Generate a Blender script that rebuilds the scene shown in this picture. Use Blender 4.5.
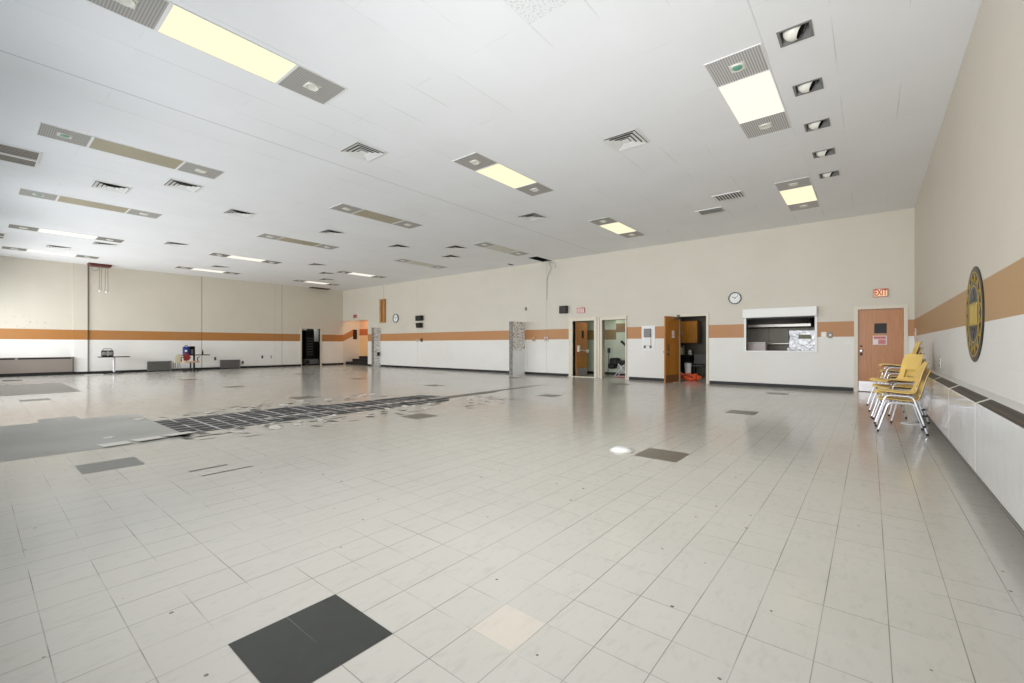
import bpy, bmesh, math, random
from mathutils import Vector, Matrix
random.seed(7)
R = math.radians
S = bpy.context.scene
COL = S.collection
for o in list(bpy.data.objects):
    bpy.data.objects.remove(o)

# ------------------------------------------------------------------ camera
cam_d = bpy.data.cameras.new('camera'); cam = bpy.data.objects.new('camera', cam_d); COL.objects.link(cam)
cam.location = (0, 0, 1.2)
cam.rotation_euler = (R(90), 0, R(39.138))
cam_d.sensor_width = 36; cam_d.sensor_fit = 'HORIZONTAL'
cam_d.lens = 439.9 / 1024 * 36
cam_d.shift_y = 3.47 / 1024
cam_d.clip_start = 0.05
S.camera = cam
# ------------------------------------------------------------------ world, exposure
S.view_settings.view_transform = 'Standard'
S.view_settings.look = 'None'
S.view_settings.exposure = 0.06
S.view_settings.gamma = 1
S.view_settings.use_curve_mapping = False
S.cycles.max_bounces = 12; S.cycles.diffuse_bounces = 8; S.cycles.glossy_bounces = 4
S.cycles.use_denoising = True
S.cycles.sample_clamp_indirect = 4
w = bpy.data.worlds.new('world'); S.world = w; w.use_nodes = True
w.node_tree.nodes['Background'].inputs[0].default_value = (0.75, 0.87, 1, 1)
w.node_tree.nodes['Background'].inputs[1].default_value = 1.0

ZC = 4.527; XR = 0.838; XL = -25.17; YB = 14.44; YN = -0.95
T = 0.2286; TX = -1.995; TY = 0.648

def area(name, loc, rot, sx, sy, power, color):
    d = bpy.data.lights.new(name, 'AREA'); d.shape = 'RECTANGLE'; d.size = sx; d.size_y = sy
    d.energy = power; d.color = color
    o = bpy.data.objects.new(name, d); COL.objects.link(o); o.location = loc; o.rotation_euler = rot
    return o
DCOL = (0.945, 0.972, 1.0); DTILT = [95, 95, 93, 91, 90, 89]
DPOW = [178, 84, 80, 114, 135, 175]; DSPREAD = [100, 115, 115, 122, 120, 120]; DZ = [1.6, 2.05, 2.05, 2.05, 2.0, 1.9]
WIN = [-1.9, -6.1, -10.3, -14.5, -18.7, -22.9]          # centres of the window bays in the near wall
for x, pw, sd, tl, dz in zip(WIN, DPOW, DSPREAD, DTILT, DZ):               # daylight through each window bay
    lt = area('daylight', (x, YN - 0.02, dz), (R(tl), 0, 0), 3.3, 1.9, pw, DCOL)
    lt.data.spread = R(sd)
area('stairwell_lamp_light', (-23.7, 15.0, 3.3), (0, 0, 0), 0.5, 0.4, 15, (1.0, 0.68, 0.40))
area('store_room_fill_light', (XL - 1.5, 13.5, 2.45), (0, 0, 0), 0.3, 0.3, 3.5, (1.0, 0.97, 0.9))  # added fill, no lamp seen: makes the white wall pieces show
area('vestibule_fill_light', (-7.9, 15.4, 2.55), (0, 0, 0), 0.8, 0.4, 8, (0.94, 1.0, 0.86))  # added fill for the vestibule; its source is unseen
area('kitchen_fill_light', (-5.2, 16.2, 2.72), (0, 0, 0), 0.5, 0.3, 7, (1.0, 0.95, 0.85))  # added fill that brightens the oak cabinet, no fixture seen
area('kitchen_fill_light', (-2.4, 16.0, 2.72), (0, 0, 0), 1.0, 0.3, 13, (1.0, 0.97, 0.9))  # second added fill, brightens the steel behind the hatch

# ------------------------------------------------------------------ materials
def srgb(r, g, b):
    f = lambda c: (c / 255 / 12.92) if c / 255 <= 0.04045 else ((c / 255 + 0.055) / 1.055) ** 2.4
    return (f(r), f(g), f(b), 1)
class NT:
    def __init__(s, name):
        s.m = bpy.data.materials.new(name); s.m.use_nodes = True
        s.t = s.m.node_tree; s.b = s.t.nodes['Principled BSDF']
    def n(s, t, **k):
        n = s.t.nodes.new(t)
        for a, v in k.items(): setattr(n, a, v)
        return n
    def l(s, a, b): s.t.links.new(a, b)
    def math(s, op, a, b=None, c=None):
        n = s.n('ShaderNodeMath', operation=op)
        for i, v in enumerate((a, b, c)):
            if v is None: continue
            if isinstance(v, (int, float)): n.inputs[i].default_value = v
            else: s.l(v, n.inputs[i])
        return n.outputs[0]
    def mix(s, fac, a, b, mode='MIX'):
        n = s.n('ShaderNodeMix', data_type='RGBA', blend_type=mode)
        for i, v in ((0, fac), (6, a), (7, b)):
            if isinstance(v, (int, float)): n.inputs[i].default_value = v
            elif isinstance(v, tuple): n.inputs[i].default_value = v
            else: s.l(v, n.inputs[i])
        return n.outputs[2]
    def noise(s, vec, scale, detail=3, rough=0.5):
        n = s.n('ShaderNodeTexNoise'); n.inputs['Scale'].default_value = scale
        n.inputs['Detail'].default_value = detail; n.inputs['Roughness'].default_value = rough
        if vec is not None: s.l(vec, n.inputs['Vector'])
        return n.outputs[0]
    def ramp(s, fac, lo, hi):
        n = s.n('ShaderNodeMapRange'); n.inputs[1].default_value = lo; n.inputs[2].default_value = hi
        s.l(fac, n.inputs[0]); return n.outputs[0]
    def band(s, v, a, b, e=0.004):
        return s.math('MULTIPLY', s.ramp(v, a - e, a + e), s.ramp(v, b + e, b - e))
    def pos(s):
        g = s.n('ShaderNodeNewGeometry'); x = s.n('ShaderNodeSeparateXYZ'); s.l(g.outputs['Position'], x.inputs[0])
        return g.outputs['Position'], x.outputs
    def bump(s, h, strength=0.2, dist=0.01):
        n = s.n('ShaderNodeBump'); n.inputs['Strength'].default_value = strength; n.inputs['Distance'].default_value = dist
        s.l(h, n.inputs['Height']); s.l(n.outputs[0], s.b.inputs['Normal'])
    def color(s, c):
        if isinstance(c, tuple): s.b.inputs['Base Color'].default_value = c
        else: s.l(c, s.b.inputs['Base Color'])

def plain(name, c, rough=0.55, metal=0.0, var=0.06, scale=8, coat=0.0):
    k = NT(name)
    tc = k.n('ShaderNodeTexCoord').outputs['Object']
    f = k.noise(tc, scale)
    d = tuple(x * (1 - var * 2) for x in c[:3]) + (1,)
    u = tuple(min(1, x * (1 + var * 2)) for x in c[:3]) + (1,)
    k.color(k.mix(f, d, u))
    k.b.inputs['Roughness'].default_value = rough; k.b.inputs['Metallic'].default_value = metal
    if coat: k.b.inputs['Coat Weight'].default_value = coat
    return k.m
def glow(name, c, strength):
    k = NT(name); k.color(tuple(v * 0.3 for v in c[:3]) + (1,))
    k.b.inputs['Emission Color'].default_value = c; k.b.inputs['Emission Strength'].default_value = strength
    k.b.inputs['Roughness'].default_value = 0.3
    return k.m
def wood(name, c1, c2, axis=2, rough=0.4):
    k = NT(name); tc = k.n('ShaderNodeTexCoord').outputs['Object']
    mp = k.n('ShaderNodeMapping'); k.l(tc, mp.inputs[0])
    sc = [14, 14, 14]; sc[axis] = 0.9; mp.inputs['Scale'].default_value = sc
    f = k.noise(mp.outputs[0], 2.2, 5, 0.6)
    k.color(k.mix(k.ramp(f, 0.3, 0.7), c1, c2)); k.b.inputs['Roughness'].default_value = rough
    return k.m

UP = srgb(208, 202, 188); LOW = srgb(229, 227, 222); TAN = srgb(184, 130, 80)
def wall_mat(name, axis, up=UP, low=LOW, tan=TAN, stripe=(1.417, 1.818), joints=(), scuff=None):
    """painted block wall: beige above, tan band, white below; axis = the world axis along the wall"""
    k = NT(name); P, X = k.pos(); Z = X[2]; U = X[axis]
    big = k.noise(P, 0.55, 3)
    c = k.mix(k.ramp(Z, stripe[0] - 0.004, stripe[0] + 0.004), low, tan)
    c = k.mix(k.ramp(Z, stripe[1] - 0.004, stripe[1] + 0.004), c, up)
    c = k.mix(k.math('MULTIPLY', k.ramp(big, 0.45, 0.75), 0.12), c, srgb(170, 160, 140))
    cv = k.n('ShaderNodeCombineXYZ'); k.l(U, cv.inputs[0]); k.l(Z, cv.inputs[1])
    br = k.n('ShaderNodeTexBrick'); k.l(cv.outputs[0], br.inputs['Vector'])
    br.inputs['Scale'].default_value = 1; br.inputs['Brick Width'].default_value = 0.406; br.inputs['Row Height'].default_value = 0.2032
    br.inputs['Mortar Size'].default_value = 0.004; br.inputs['Mortar Smooth'].default_value = 0.6
    br.inputs['Color1'].default_value = (1, 1, 1, 1); br.inputs['Color2'].default_value = (0.975, 0.975, 0.97, 1); br.inputs['Mortar'].default_value = (0.93, 0.925, 0.91, 1)
    c = k.mix(0.55, c, br.outputs['Color'], 'MULTIPLY')
    for j, wd, st in joints:
        c = k.mix(k.math('MULTIPLY', k.band(U, j - wd, j + wd, 0.004), st), c, srgb(88, 78, 62))
    if scuff:
        n1 = k.noise(P, 7.5, 4, 0.7); n2 = k.noise(P, 1.4, 2)
        msk = k.math('MULTIPLY', k.ramp(n1, 0.62, 0.68), k.band(U, scuff[0], scuff[1], 0.25))
        msk = k.math('MULTIPLY', msk, k.band(Z, scuff[2], scuff[3], 0.15))
        c = k.mix(k.math('MULTIPLY', msk, 0.5), c, srgb(118, 112, 98))
    k.color(c); k.b.inputs['Roughness'].default_value = 0.5
    fine = k.noise(P, 60, 3)
    h = k.math('ADD', k.math('MULTIPLY', fine, 0.25), k.math('MULTIPLY', br.outputs['Fac'], -0.5))
    k.bump(h, 0.25, 0.004)
    return k.m

def ceiling_mat():
    k = NT('ceiling_tile'); P, X = k.pos()
    u = k.math('DIVIDE', k.math('ADD', X[0], 0.305), 0.6096); v = k.math('DIVIDE', k.math('ADD', X[1], -6.08), 1.232)
    row = k.math('FLOOR', u)
    du = k.math('MULTIPLY', k.math('ABSOLUTE', k.math('SUBTRACT', u, k.math('ROUND', u))), 0.6096)
    dv = k.math('MULTIPLY', k.math('ABSOLUTE', k.math('SUBTRACT', v, k.math('ROUND', v))), 1.232)
    n1 = k.noise(P, 0.8, 3); n2 = k.noise(P, 1.7, 4)
    ju = k.math('MULTIPLY', k.ramp(du, 0.007, 0.003), k.ramp(n1, 0.48, 0.62))
    jv = k.math('MULTIPLY', k.ramp(dv, 0.006, 0.003), k.ramp(n2, 0.52, 0.66))
    c = k.mix(k.ramp(n1, 0.3, 0.75), srgb(239, 240, 242), srgb(235, 236, 237))
    wn = k.n('ShaderNodeTexWhiteNoise', noise_dimensions='2D'); cv = k.n('ShaderNodeCombineXYZ')
    k.l(row, cv.inputs[0]); k.l(k.math('FLOOR', v), cv.inputs[1]); k.l(cv.outputs[0], wn.inputs['Vector'])
    c = k.mix(k.math('MULTIPLY', wn.outputs['Value'], 0.05), c, srgb(200, 200, 198))
    seam = k.band(X[0], -7.632, -7.612, 0.004)                # the heavy seam along the whole ceiling
    j = k.math('MAXIMUM', k.math('MULTIPLY', ju, 0.30), k.math('MAXIMUM', k.math('MULTIPLY', jv, 0.22), k.math('MULTIPLY', seam, 0.45)))
    c = k.mix(j, c, srgb(120, 118, 112))
    k.color(c); k.b.inputs['Roughness'].default_value = 0.8
    k.bump(k.noise(P, 45, 4), 0.12, 0.004)
    return k.m

def floor_mat():
    k = NT('vinyl_tile'); P, X = k.pos()
    u = k.math('DIVIDE', k.math('SUBTRACT', X[0], TX), T); v = k.math('DIVIDE', k.math('SUBTRACT', X[1], TY), T)
    cv = k.n('ShaderNodeCombineXYZ'); k.l(k.math('FLOOR', u), cv.inputs[0]); k.l(k.math('FLOOR', v), cv.inputs[1])
    wn = k.n('ShaderNodeTexWhiteNoise', noise_dimensions='2D'); k.l(cv.outputs[0], wn.inputs['Vector'])
    wc = k.n('ShaderNodeSeparateColor'); k.l(wn.outputs['Color'], wc.inputs[0])
    du = k.math('MULTIPLY', k.math('ABSOLUTE', k.math('SUBTRACT', u, k.math('ROUND', u))), T)
    dv = k.math('MULTIPLY', k.math('ABSOLUTE', k.math('SUBTRACT', v, k.math('ROUND', v))), T)
    big = k.noise(P, 0.35, 3)
    c = k.mix(k.ramp(big, 0.35, 0.7), srgb(202, 198, 190), srgb(193, 188, 178))
    c = k.mix(k.math('MULTIPLY', wc.outputs[0], 0.16), c, srgb(184, 180, 170))
    # marbled streaks, turned a quarter from tile to tile
    off = k.n('ShaderNodeVectorMath', operation='ADD'); k.l(P, off.inputs[0]); k.l(wn.outputs['Color'], off.inputs[1])
    mp = k.n('ShaderNodeMapping'); k.l(off.outputs[0], mp.inputs[0]); mp.inputs['Scale'].default_value = (26, 9, 1)
    mv = k.noise(mp.outputs[0], 1.0, 5, 0.65)
    c = k.mix(k.math('MULTIPLY', k.ramp(mv, 0.52, 0.75), 0.30), c, srgb(160, 156, 148))
    vo = k.n('ShaderNodeTexVoronoi', voronoi_dimensions='2D'); k.l(P, vo.inputs['Vector']); vo.inputs['Scale'].default_value = 3.4
    vc = k.n('ShaderNodeSeparateColor'); k.l(vo.outputs['Color'], vc.inputs[0])
    dirt = k.math('MULTIPLY', k.math('LESS_THAN', k.math('ADD', vo.outputs['Distance'], k.math('MULTIPLY', k.noise(P, 70, 2), 0.03)), k.math('MULTIPLY', vc.outputs[1], 0.05)), k.math('GREATER_THAN', vc.outputs[0], 0.55))
    c = k.mix(k.math('MULTIPLY', dirt, 0.75), c, srgb(66, 62, 56))
    n1 = k.noise(P, 1.3, 3); n2 = k.noise(P, 1.9, 3)
    ju = k.math('MULTIPLY', k.ramp(du, 0.0028, 0.0010), k.ramp(n1, 0.26, 0.58))
    jv = k.math('MULTIPLY', k.ramp(dv, 0.0028, 0.0010), k.ramp(n2, 0.42, 0.66))
    c = k.mix(k.math('MULTIPLY', k.math('MAXIMUM', ju, jv), 0.75), c, srgb(84, 77, 66))
    # one pinkish replacement tile
    pk = k.math('MULTIPLY', k.band(X[0], -1.309, -1.081, 0.002), k.band(X[1], 1.334, 1.563, 0.002))
    c = k.mix(k.math('MULTIPLY', pk, 0.4), c, srgb(222, 208, 192))
    k.color(c)
    k.l(k.math('ADD', k.math('MULTIPLY', k.noise(P, 6, 4), 0.14), 0.085), k.b.inputs['Roughness'])
    k.b.inputs['Specular IOR Level'].default_value = 0.5
    h = k.math('ADD', k.noise(P, 3.2, 2), k.math('MULTIPLY', k.math('MAXIMUM', ju, jv), -0.6))
    k.bump(h, 0.06, 0.01)
    return k.m
def mastic_mat():
    """bare black adhesive with the pale print of the lifted tiles"""
    k = NT('black_mastic'); P, X = k.pos()
    u = k.math('DIVIDE', k.math('SUBTRACT', X[0], TX), T); v = k.math('DIVIDE', k.math('SUBTRACT', X[1], TY), T)
    du = k.math('MULTIPLY', k.math('ABSOLUTE', k.math('SUBTRACT', u, k.math('ROUND', u))), T)
    dv = k.math('MULTIPLY', k.math('ABSOLUTE', k.math('SUBTRACT', v, k.math('ROUND', v))), T)
    n1 = k.noise(P, 2.6, 3)
    j = k.math('MULTIPLY', k.math('MAXIMUM', k.ramp(du, 0.022, 0.010), k.ramp(dv, 0.022, 0.010)), k.ramp(n1, 0.34, 0.5))
    c = k.mix(k.noise(P, 9, 4), srgb(36, 36, 37), srgb(66, 65, 64))
    c = k.mix(j, c, srgb(186, 183, 179)); k.color(c); k.b.inputs['Roughness'].default_value = 0.6; k.b.inputs['Specular IOR Level'].default_value = 0.2
    return k.m
def slab_mat():
    k = NT('grey_subfloor'); P, X = k.pos()
    c = k.mix(k.ramp(k.noise(P, 0.9, 4), 0.3, 0.7), srgb(188, 186, 180), srgb(170, 167, 160))
    c = k.mix(k.math('MULTIPLY', k.ramp(k.noise(P, 6, 5, 0.7), 0.6, 0.75), 0.5), c, srgb(120, 117, 110))
    k.color(c); k.b.inputs['Roughness'].default_value = 0.75; k.b.inputs['Specular IOR Level'].default_value = 0.12
    return k.m
def grille_mat(name, axis, c1, c2, period):
    k = NT(name); P, X = k.pos()
    f = k.math('FRACT', k.math('DIVIDE', X[axis], period))
    k.color(k.mix(k.ramp(f, 0.45, 0.6), c1, c2)); k.b.inputs['Roughness'].default_value = 0.5
    return k.m
def perforated_mat(name, axis, c1, c2, period):
    k = NT(name); P, X = k.pos()
    a = k.math('SUBTRACT', k.math('FRACT', k.math('DIVIDE', X[axis], period)), 0.5)
    b = k.math('SUBTRACT', k.math('FRACT', k.math('DIVIDE', X[2], period)), 0.5)
    d = k.math('MAXIMUM', k.math('ABSOLUTE', a), k.math('ABSOLUTE', b))
    k.color(k.mix(k.ramp(d, 0.30, 0.36), c2, c1)); k.b.inputs['Roughness'].default_value = 0.5
    return k.m
def speckle_mat(name, c1, c2, scale=26):
    k = NT(name); P, X = k.pos()
    n = k.noise(P, scale, 2, 0.6)
    k.color(k.mix(k.ramp(n, 0.50, 0.58), c1, c2)); k.b.inputs['Roughness'].default_value = 0.5
    return k.m

M = dict(
    wall_back=wall_mat('painted_block_back', 0, joints=((-18.0, 0.012, 0.22), (-9.97, 0.012, 0.25))),
    wall_left=wall_mat('painted_block_left', 1, up=srgb(216, 209, 194), low=srgb(240, 238, 233), tan=srgb(180, 122, 64), joints=((3.06, 0.03, 0.58), (7.06, 0.022, 0.48), (10.82, 0.022, 0.28), (10.45, 0.03, 0.06), (2.63, 0.008, 0.25)), scuff=(0.6, 2.6, 1.86, 2.3)),
    wall_right=wall_mat('painted_block_right', 1, up=srgb(212, 204, 190), tan=srgb(184, 146, 102)),
    wall_near=wall_mat('painted_block_near', 0),
    wall_green=wall_mat('pale_green_wall', 0, up=srgb(190, 196, 178), low=srgb(192, 200, 184), tan=srgb(140, 118, 80)),
    stair_white=plain('stairwell_white', srgb(226, 222, 212), 0.5, var=0.02, scale=1),
    stair_warm_lit=wall_mat('stairwell_warm_lit', 0, up=srgb(226, 178, 140), low=srgb(228, 182, 130), tan=srgb(184, 96, 44), stripe=(1.80, 2.2)),  # the warm lamp glow is put into this wall colour
    tan_paint=plain('tan_paint', TAN, 0.5, var=0.03, scale=2),
    olive_paint=plain('olive_tan_paint', srgb(128, 104, 70), 0.5, var=0.03, scale=2),
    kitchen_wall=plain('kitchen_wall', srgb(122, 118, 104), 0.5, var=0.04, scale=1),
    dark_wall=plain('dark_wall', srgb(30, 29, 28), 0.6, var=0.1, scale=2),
    ceiling=ceiling_mat(), floor=floor_mat(), mastic=mastic_mat(), slab=slab_mat(),
    rough_tile=speckle_mat('rough_acoustic_tile', srgb(236, 237, 239), srgb(218, 218, 218), 38),
    dark_tile=plain('dark_vinyl_tile', srgb(54, 55, 51), 0.32, var=0.12, scale=14),
    brown_tile=plain('brown_vinyl_tile', srgb(104, 96, 84), 0.3, var=0.08, scale=14),
    grey_tile=plain('grey_vinyl_tile', srgb(112, 112, 108), 0.35, var=0.08, scale=14),
    scrap=plain('tile_scrap', srgb(210, 206, 198), 0.35, var=0.04, scale=6),
    base=plain('black_baseboard', srgb(22, 21, 22), 0.55, var=0.15, scale=5),
    frame=plain('cream_door_frame', srgb(216, 208, 190), 0.45, var=0.03, scale=3),
    white=plain('white_paint', srgb(232, 232, 230), 0.4, var=0.015, scale=3),
    offwhite=plain('off_white_plastic', srgb(222, 220, 210), 0.4, var=0.02),
    black=plain('black_plastic', srgb(17, 16, 16), 0.55, var=0.2),
    brownblack=plain('brown_black_box', srgb(28, 21, 16), 0.5, var=0.2),
    void=plain('dark_void', srgb(22, 20, 19), 0.9, var=0.1),  # near-black: shade of holes and vent depths put into the colour
    grey=plain('mid_grey_metal', srgb(128, 128, 126), 0.5, var=0.04),
    darkgrey=plain('dark_grey_metal', srgb(96, 95, 92), 0.5, var=0.05),
    grille=grille_mat('ribbed_grey_grille', 1, srgb(176, 174, 170), srgb(150, 147, 142), 0.026),
    grille_far=grille_mat('ribbed_dark_grille', 1, srgb(142, 139, 134), srgb(112, 109, 104), 0.026),
    grille_x=grille_mat('ribbed_light_grille', 0, srgb(206, 204, 203), srgb(158, 156, 155), 0.028),
    lens_warm=glow('lit_lens_warm', (1.0, 0.90, 0.58, 1), 0.92),
    lens_white=glow('lit_lens_white', (1.0, 0.97, 0.86, 1), 0.8),
    lens_off=plain('unlit_lens', srgb(166, 158, 134), 0.35, var=0.08, scale=1.5),
    lens_pale=plain('unlit_pale_lens', srgb(196, 194, 182), 0.4, var=0.04, scale=1.5),
    teal=plain('teal_tint', srgb(110, 170, 150), 0.4, var=0.06),
    slat=plain('brown_grey_slat', srgb(150, 143, 134), 0.5, var=0.06),
    door=wood('brown_wood_door', srgb(190, 128, 74), srgb(168, 106, 56)),
    oak=wood('golden_oak_door', srgb(188, 126, 42), srgb(152, 92, 24)),
    oak2=wood('golden_oak_cabinet', srgb(196, 136, 50), srgb(160, 100, 30)),
    plaque=wood('tan_wood', srgb(190, 142, 84), srgb(150, 104, 56)),
    plaque_dark=wood('dark_tan_wood', srgb(128, 84, 44), srgb(104, 64, 32)),
    steel=plain('stainless_steel', srgb(150, 147, 140), 0.35, 0.85, var=0.05),
    chrome=plain('chrome_tube', srgb(226, 226, 232), 0.28, 0.55, var=0.02),
    kick=plain('kick_plate', srgb(176, 172, 172), 0.35, 0.6, var=0.04),
    heater=plain('taupe_metal', srgb(140, 130, 122), 0.4, var=0.04, scale=1),
    heater2=plain('charcoal_metal', srgb(98, 96, 92), 0.45, var=0.05),
    rad=plain('glossy_white_enamel', srgb(222, 222, 220), 0.16, var=0.02, scale=1.2, coat=0.3),
    rad_top=plain('greyish_enamel', srgb(206, 203, 195), 0.3, var=0.04, scale=2),
    rad_grille=perforated_mat('perforated_brown_grille', 1, srgb(74, 64, 52), srgb(20, 17, 15), 0.022),
    toe=speckle_mat('scuffed_toe_kick', srgb(84, 80, 76), srgb(52, 50, 48), 9),
    yellow=plain('yellow_fibreglass', srgb(236, 200, 114), 0.35, var=0.04, scale=10),
    yellow_dk=plain('brown_underside', srgb(134, 92, 44), 0.45, var=0.06, scale=10),
    red=plain('exit_red', srgb(196, 40, 30), 0.5, var=0.03),
    pink=plain('faded_red', srgb(206, 128, 120), 0.5, var=0.03),
    sign_glow=glow('sign_face', srgb(255, 214, 160), 0.62),
    signpink=plain('pink_sign', srgb(206, 150, 150), 0.5, var=0.04), rosegrey=plain('rose_grey_plastic', srgb(204, 182, 172), 0.5, var=0.03), green=plain('plain_green_wall', srgb(186, 194, 174), 0.5, var=0.02, scale=1), backsteel=plain('dull_dark_steel', srgb(146, 142, 130), 0.5, 0.3, var=0.06, scale=2),
    redfab=plain('red_upholstery', srgb(140, 52, 46), 0.8, var=0.08),
    tanfab=plain('tan_upholstery', srgb(196, 160, 130), 0.8, var=0.08),
    blue=plain('blue_fabric', srgb(32, 52, 122), 0.7, var=0.12),
    purple=plain('navy_fabric', srgb(40, 32, 78), 0.7, var=0.12),
    cream=plain('cream_shell', srgb(214, 206, 172), 0.4, var=0.04),
    maroon=plain('maroon_paint', srgb(92, 36, 28), 0.55, var=0.1),
    brown=plain('dark_brown_paint', srgb(86, 68, 52), 0.55, var=0.1),
    cord=plain('grey_cord', srgb(150, 146, 136), 0.6, var=0.04),
    speck=speckle_mat('speckled_grey_panel', srgb(246, 245, 243), srgb(146, 142, 138), 24),
    speckd=speckle_mat('speckled_dark_edge', srgb(138, 134, 128), srgb(96, 92, 88), 22),
    panelgrey=plain('brushed_pale_panel', srgb(240, 242, 244), 0.35, var=0.05, scale=3),
    gold=plain('gold_paint', srgb(176, 148, 56), 0.4, var=0.1, scale=30),
    emblem=plain('emblem_black', srgb(30, 29, 26), 0.35, var=0.15, scale=12),
    navy=plain('emblem_dark_blue', srgb(38, 46, 58), 0.4, var=0.1),
    orange=plain('orange_red_plastic', srgb(232, 92, 40), 0.5, var=0.08),
    foil=plain('crumpled_foil', srgb(206, 206, 208), 0.28, 0.3, var=0.22, scale=7),
    olive=plain('olive_label', srgb(132, 128, 100), 0.6, var=0.06),
    rosewhite=plain('rose_white', srgb(224, 214, 212), 0.4, var=0.03),
    teal_bulb=glow('small_bright_lamp', (1, 1, 0.95, 1), 1.0),
)

def add_wave(m, scale, strength, dist):
    t = m.node_tree; n = t.nodes.new('ShaderNodeTexNoise'); n.inputs['Scale'].default_value = scale
    tc = t.nodes.new('ShaderNodeTexCoord'); t.links.new(tc.outputs['Object'], n.inputs['Vector'])
    b = t.nodes.new('ShaderNodeBump'); b.inputs['Strength'].default_value = strength; b.inputs['Distance'].default_value = dist
    t.links.new(n.outputs[0], b.inputs['Height']); t.links.new(b.outputs[0], t.nodes['Principled BSDF'].inputs['Normal'])
add_wave(M['rad'], 2.2, 0.22, 0.03); add_wave(M['foil'], 14, 0.8, 0.03)

# ------------------------------------------------------------------ mesh helpers
def nb(): return bmesh.new()
def box(bm, x0, x1, y0, y1, z0, z1, mi=0):
    v = [bm.verts.new(p) for p in ((x0, y0, z0), (x1, y0, z0), (x1, y1, z0), (x0, y1, z0), (x0, y0, z1), (x1, y0, z1), (x1, y1, z1), (x0, y1, z1))]
    fs = [bm.faces.new([v[i] for i in f]) for f in ((3, 2, 1, 0), (4, 5, 6, 7), (0, 1, 5, 4), (1, 2, 6, 5), (2, 3, 7, 6), (3, 0, 4, 7))]
    for f in fs: f.material_index = mi
    return v
def rbox(bm, x0, x1, y0, y1, z0, z1, r=0.01, seg=2):
    b2 = nb(); box(b2, x0, x1, y0, y1, z0, z1)
    bmesh.ops.bevel(b2, geom=b2.edges[:], offset=r, segments=seg, affect='EDGES', profile=0.5)
    merge(bm, b2)
def merge(bm, b2, mtx=None):
    me = bpy.data.meshes.new('tmp'); b2.to_mesh(me); b2.free()
    if mtx is not None: me.transform(mtx)
    bm.from_mesh(me); bpy.data.meshes.remove(me)
def quad(bm, pts, mi=0):
    f = bm.faces.new([bm.verts.new(p) for p in pts]); f.material_index = mi; return f
def prism(bm, poly, dirv, mi=0):
    """closed prism over polygon poly (3-D points) swept by dirv"""
    d = Vector(dirv); a = [bm.verts.new(p) for p in poly]; b = [bm.verts.new(Vector(p) + d) for p in poly]
    n = len(poly); fs = [bm.faces.new(a[::-1]), bm.faces.new(b)]
    for i in range(n): fs.append(bm.faces.new((a[i], a[(i + 1) % n], b[(i + 1) % n], b[i])))
    for f in fs: f.material_index = mi
def rounded(pts, r, n=4):
    out = [Vector(pts[0])]
    for i in range(1, len(pts) - 1):
        p, a, b = Vector(pts[i]), Vector(pts[i - 1]), Vector(pts[i + 1])
        da, db = (a - p), (b - p); k = min(r, da.length * 0.45, db.length * 0.45)
        s, e = p + da.normalized() * k, p + db.normalized() * k
        for j in range(n + 1):
            t = j / n; out.append(s * (1 - t) ** 2 + p * 2 * t * (1 - t) + e * t * t)
    out.append(Vector(pts[-1])); return out
def tube(bm, pts, r, seg=8, cap=True):
    pts = [Vector(p) for p in pts]; rings = []; up = None
    for i, p in enumerate(pts):
        t = (pts[min(i + 1, len(pts) - 1)] - pts[max(i - 1, 0)]).normalized()
        if up is None: up = t.orthogonal().normalized()
        up = (up - t * up.dot(t)).normalized(); s = t.cross(up)
        rings.append([bm.verts.new(p + (up * math.cos(a) + s * math.sin(a)) * r) for a in [2 * math.pi * j / seg for j in range(seg)]])
    for a, b in zip(rings, rings[1:]):
        for j in range(seg): bm.faces.new((a[j], a[(j + 1) % seg], b[(j + 1) % seg], b[j]))
    if cap: bm.faces.new(rings[0][::-1]); bm.faces.new(rings[-1])
def lathe(bm, prof, c=(0, 0, 0), axis='z', seg=32):
    c = Vector(c)
    def pt(r, h, a):
        x, y = r * math.cos(a), r * math.sin(a)
        return c + Vector({'z': (x, y, h), 'y': (x, h, y), 'x': (h, x, y)}[axis])
    rings = []
    for r, h in prof:
        if r < 1e-6: rings.append([bm.verts.new(pt(0, h, 0))])
        else: rings.append([bm.verts.new(pt(r, h, 2 * math.pi * j / seg)) for j in range(seg)])
    for a, b in zip(rings, rings[1:]):
        for j in range(seg):
            k = (j + 1) % seg
            if len(a) == 1 and len(b) == 1: continue
            if len(a) == 1: bm.faces.new((a[0], b[k], b[j]))
            elif len(b) == 1: bm.faces.new((a[j], a[k], b[0]))
            else: bm.faces.new((a[j], a[k], b[k], b[j]))
    return bm
WL = {}
def wl(o): return WL.get(o.name, Vector((0, 0, 0)))
def obj(name, bm, mats, parent=None, base=None, smooth=None, label=None):
    """link bm (world coordinates) as ONE mesh; its origin goes to its parent's origin or to base"""
    o0 = wl(parent) if parent else Vector(base or (0, 0, 0))
    bmesh.ops.translate(bm, verts=bm.verts, vec=-o0)
    bmesh.ops.recalc_face_normals(bm, faces=bm.faces)
    me = bpy.data.meshes.new(name); bm.to_mesh(me); bm.free()
    for m in (mats if isinstance(mats, (list, tuple)) else [mats]): me.materials.append(M[m])
    if smooth:
        for p in me.polygons: p.use_smooth = True
        me.set_sharp_from_angle(angle=R(smooth))
    o = bpy.data.objects.new(name, me); COL.objects.link(o)
    if parent: o.parent = parent
    else: o.location = o0
    WL[o.name] = o0
    if label: o['label'] = label
    return o
def thing(name, label, cat, base, group=None):
    o = bpy.data.objects.new(name, None); COL.objects.link(o); o.location = base; WL[o.name] = Vector(base)
    o.empty_display_size = 0.1
    return tag(o, label, cat, group)
def tag(o, label, cat, group=None, kind=None):
    o['label'] = label; o['category'] = cat
    if group: o['group'] = group
    if kind: o['kind'] = kind
    return o
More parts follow.
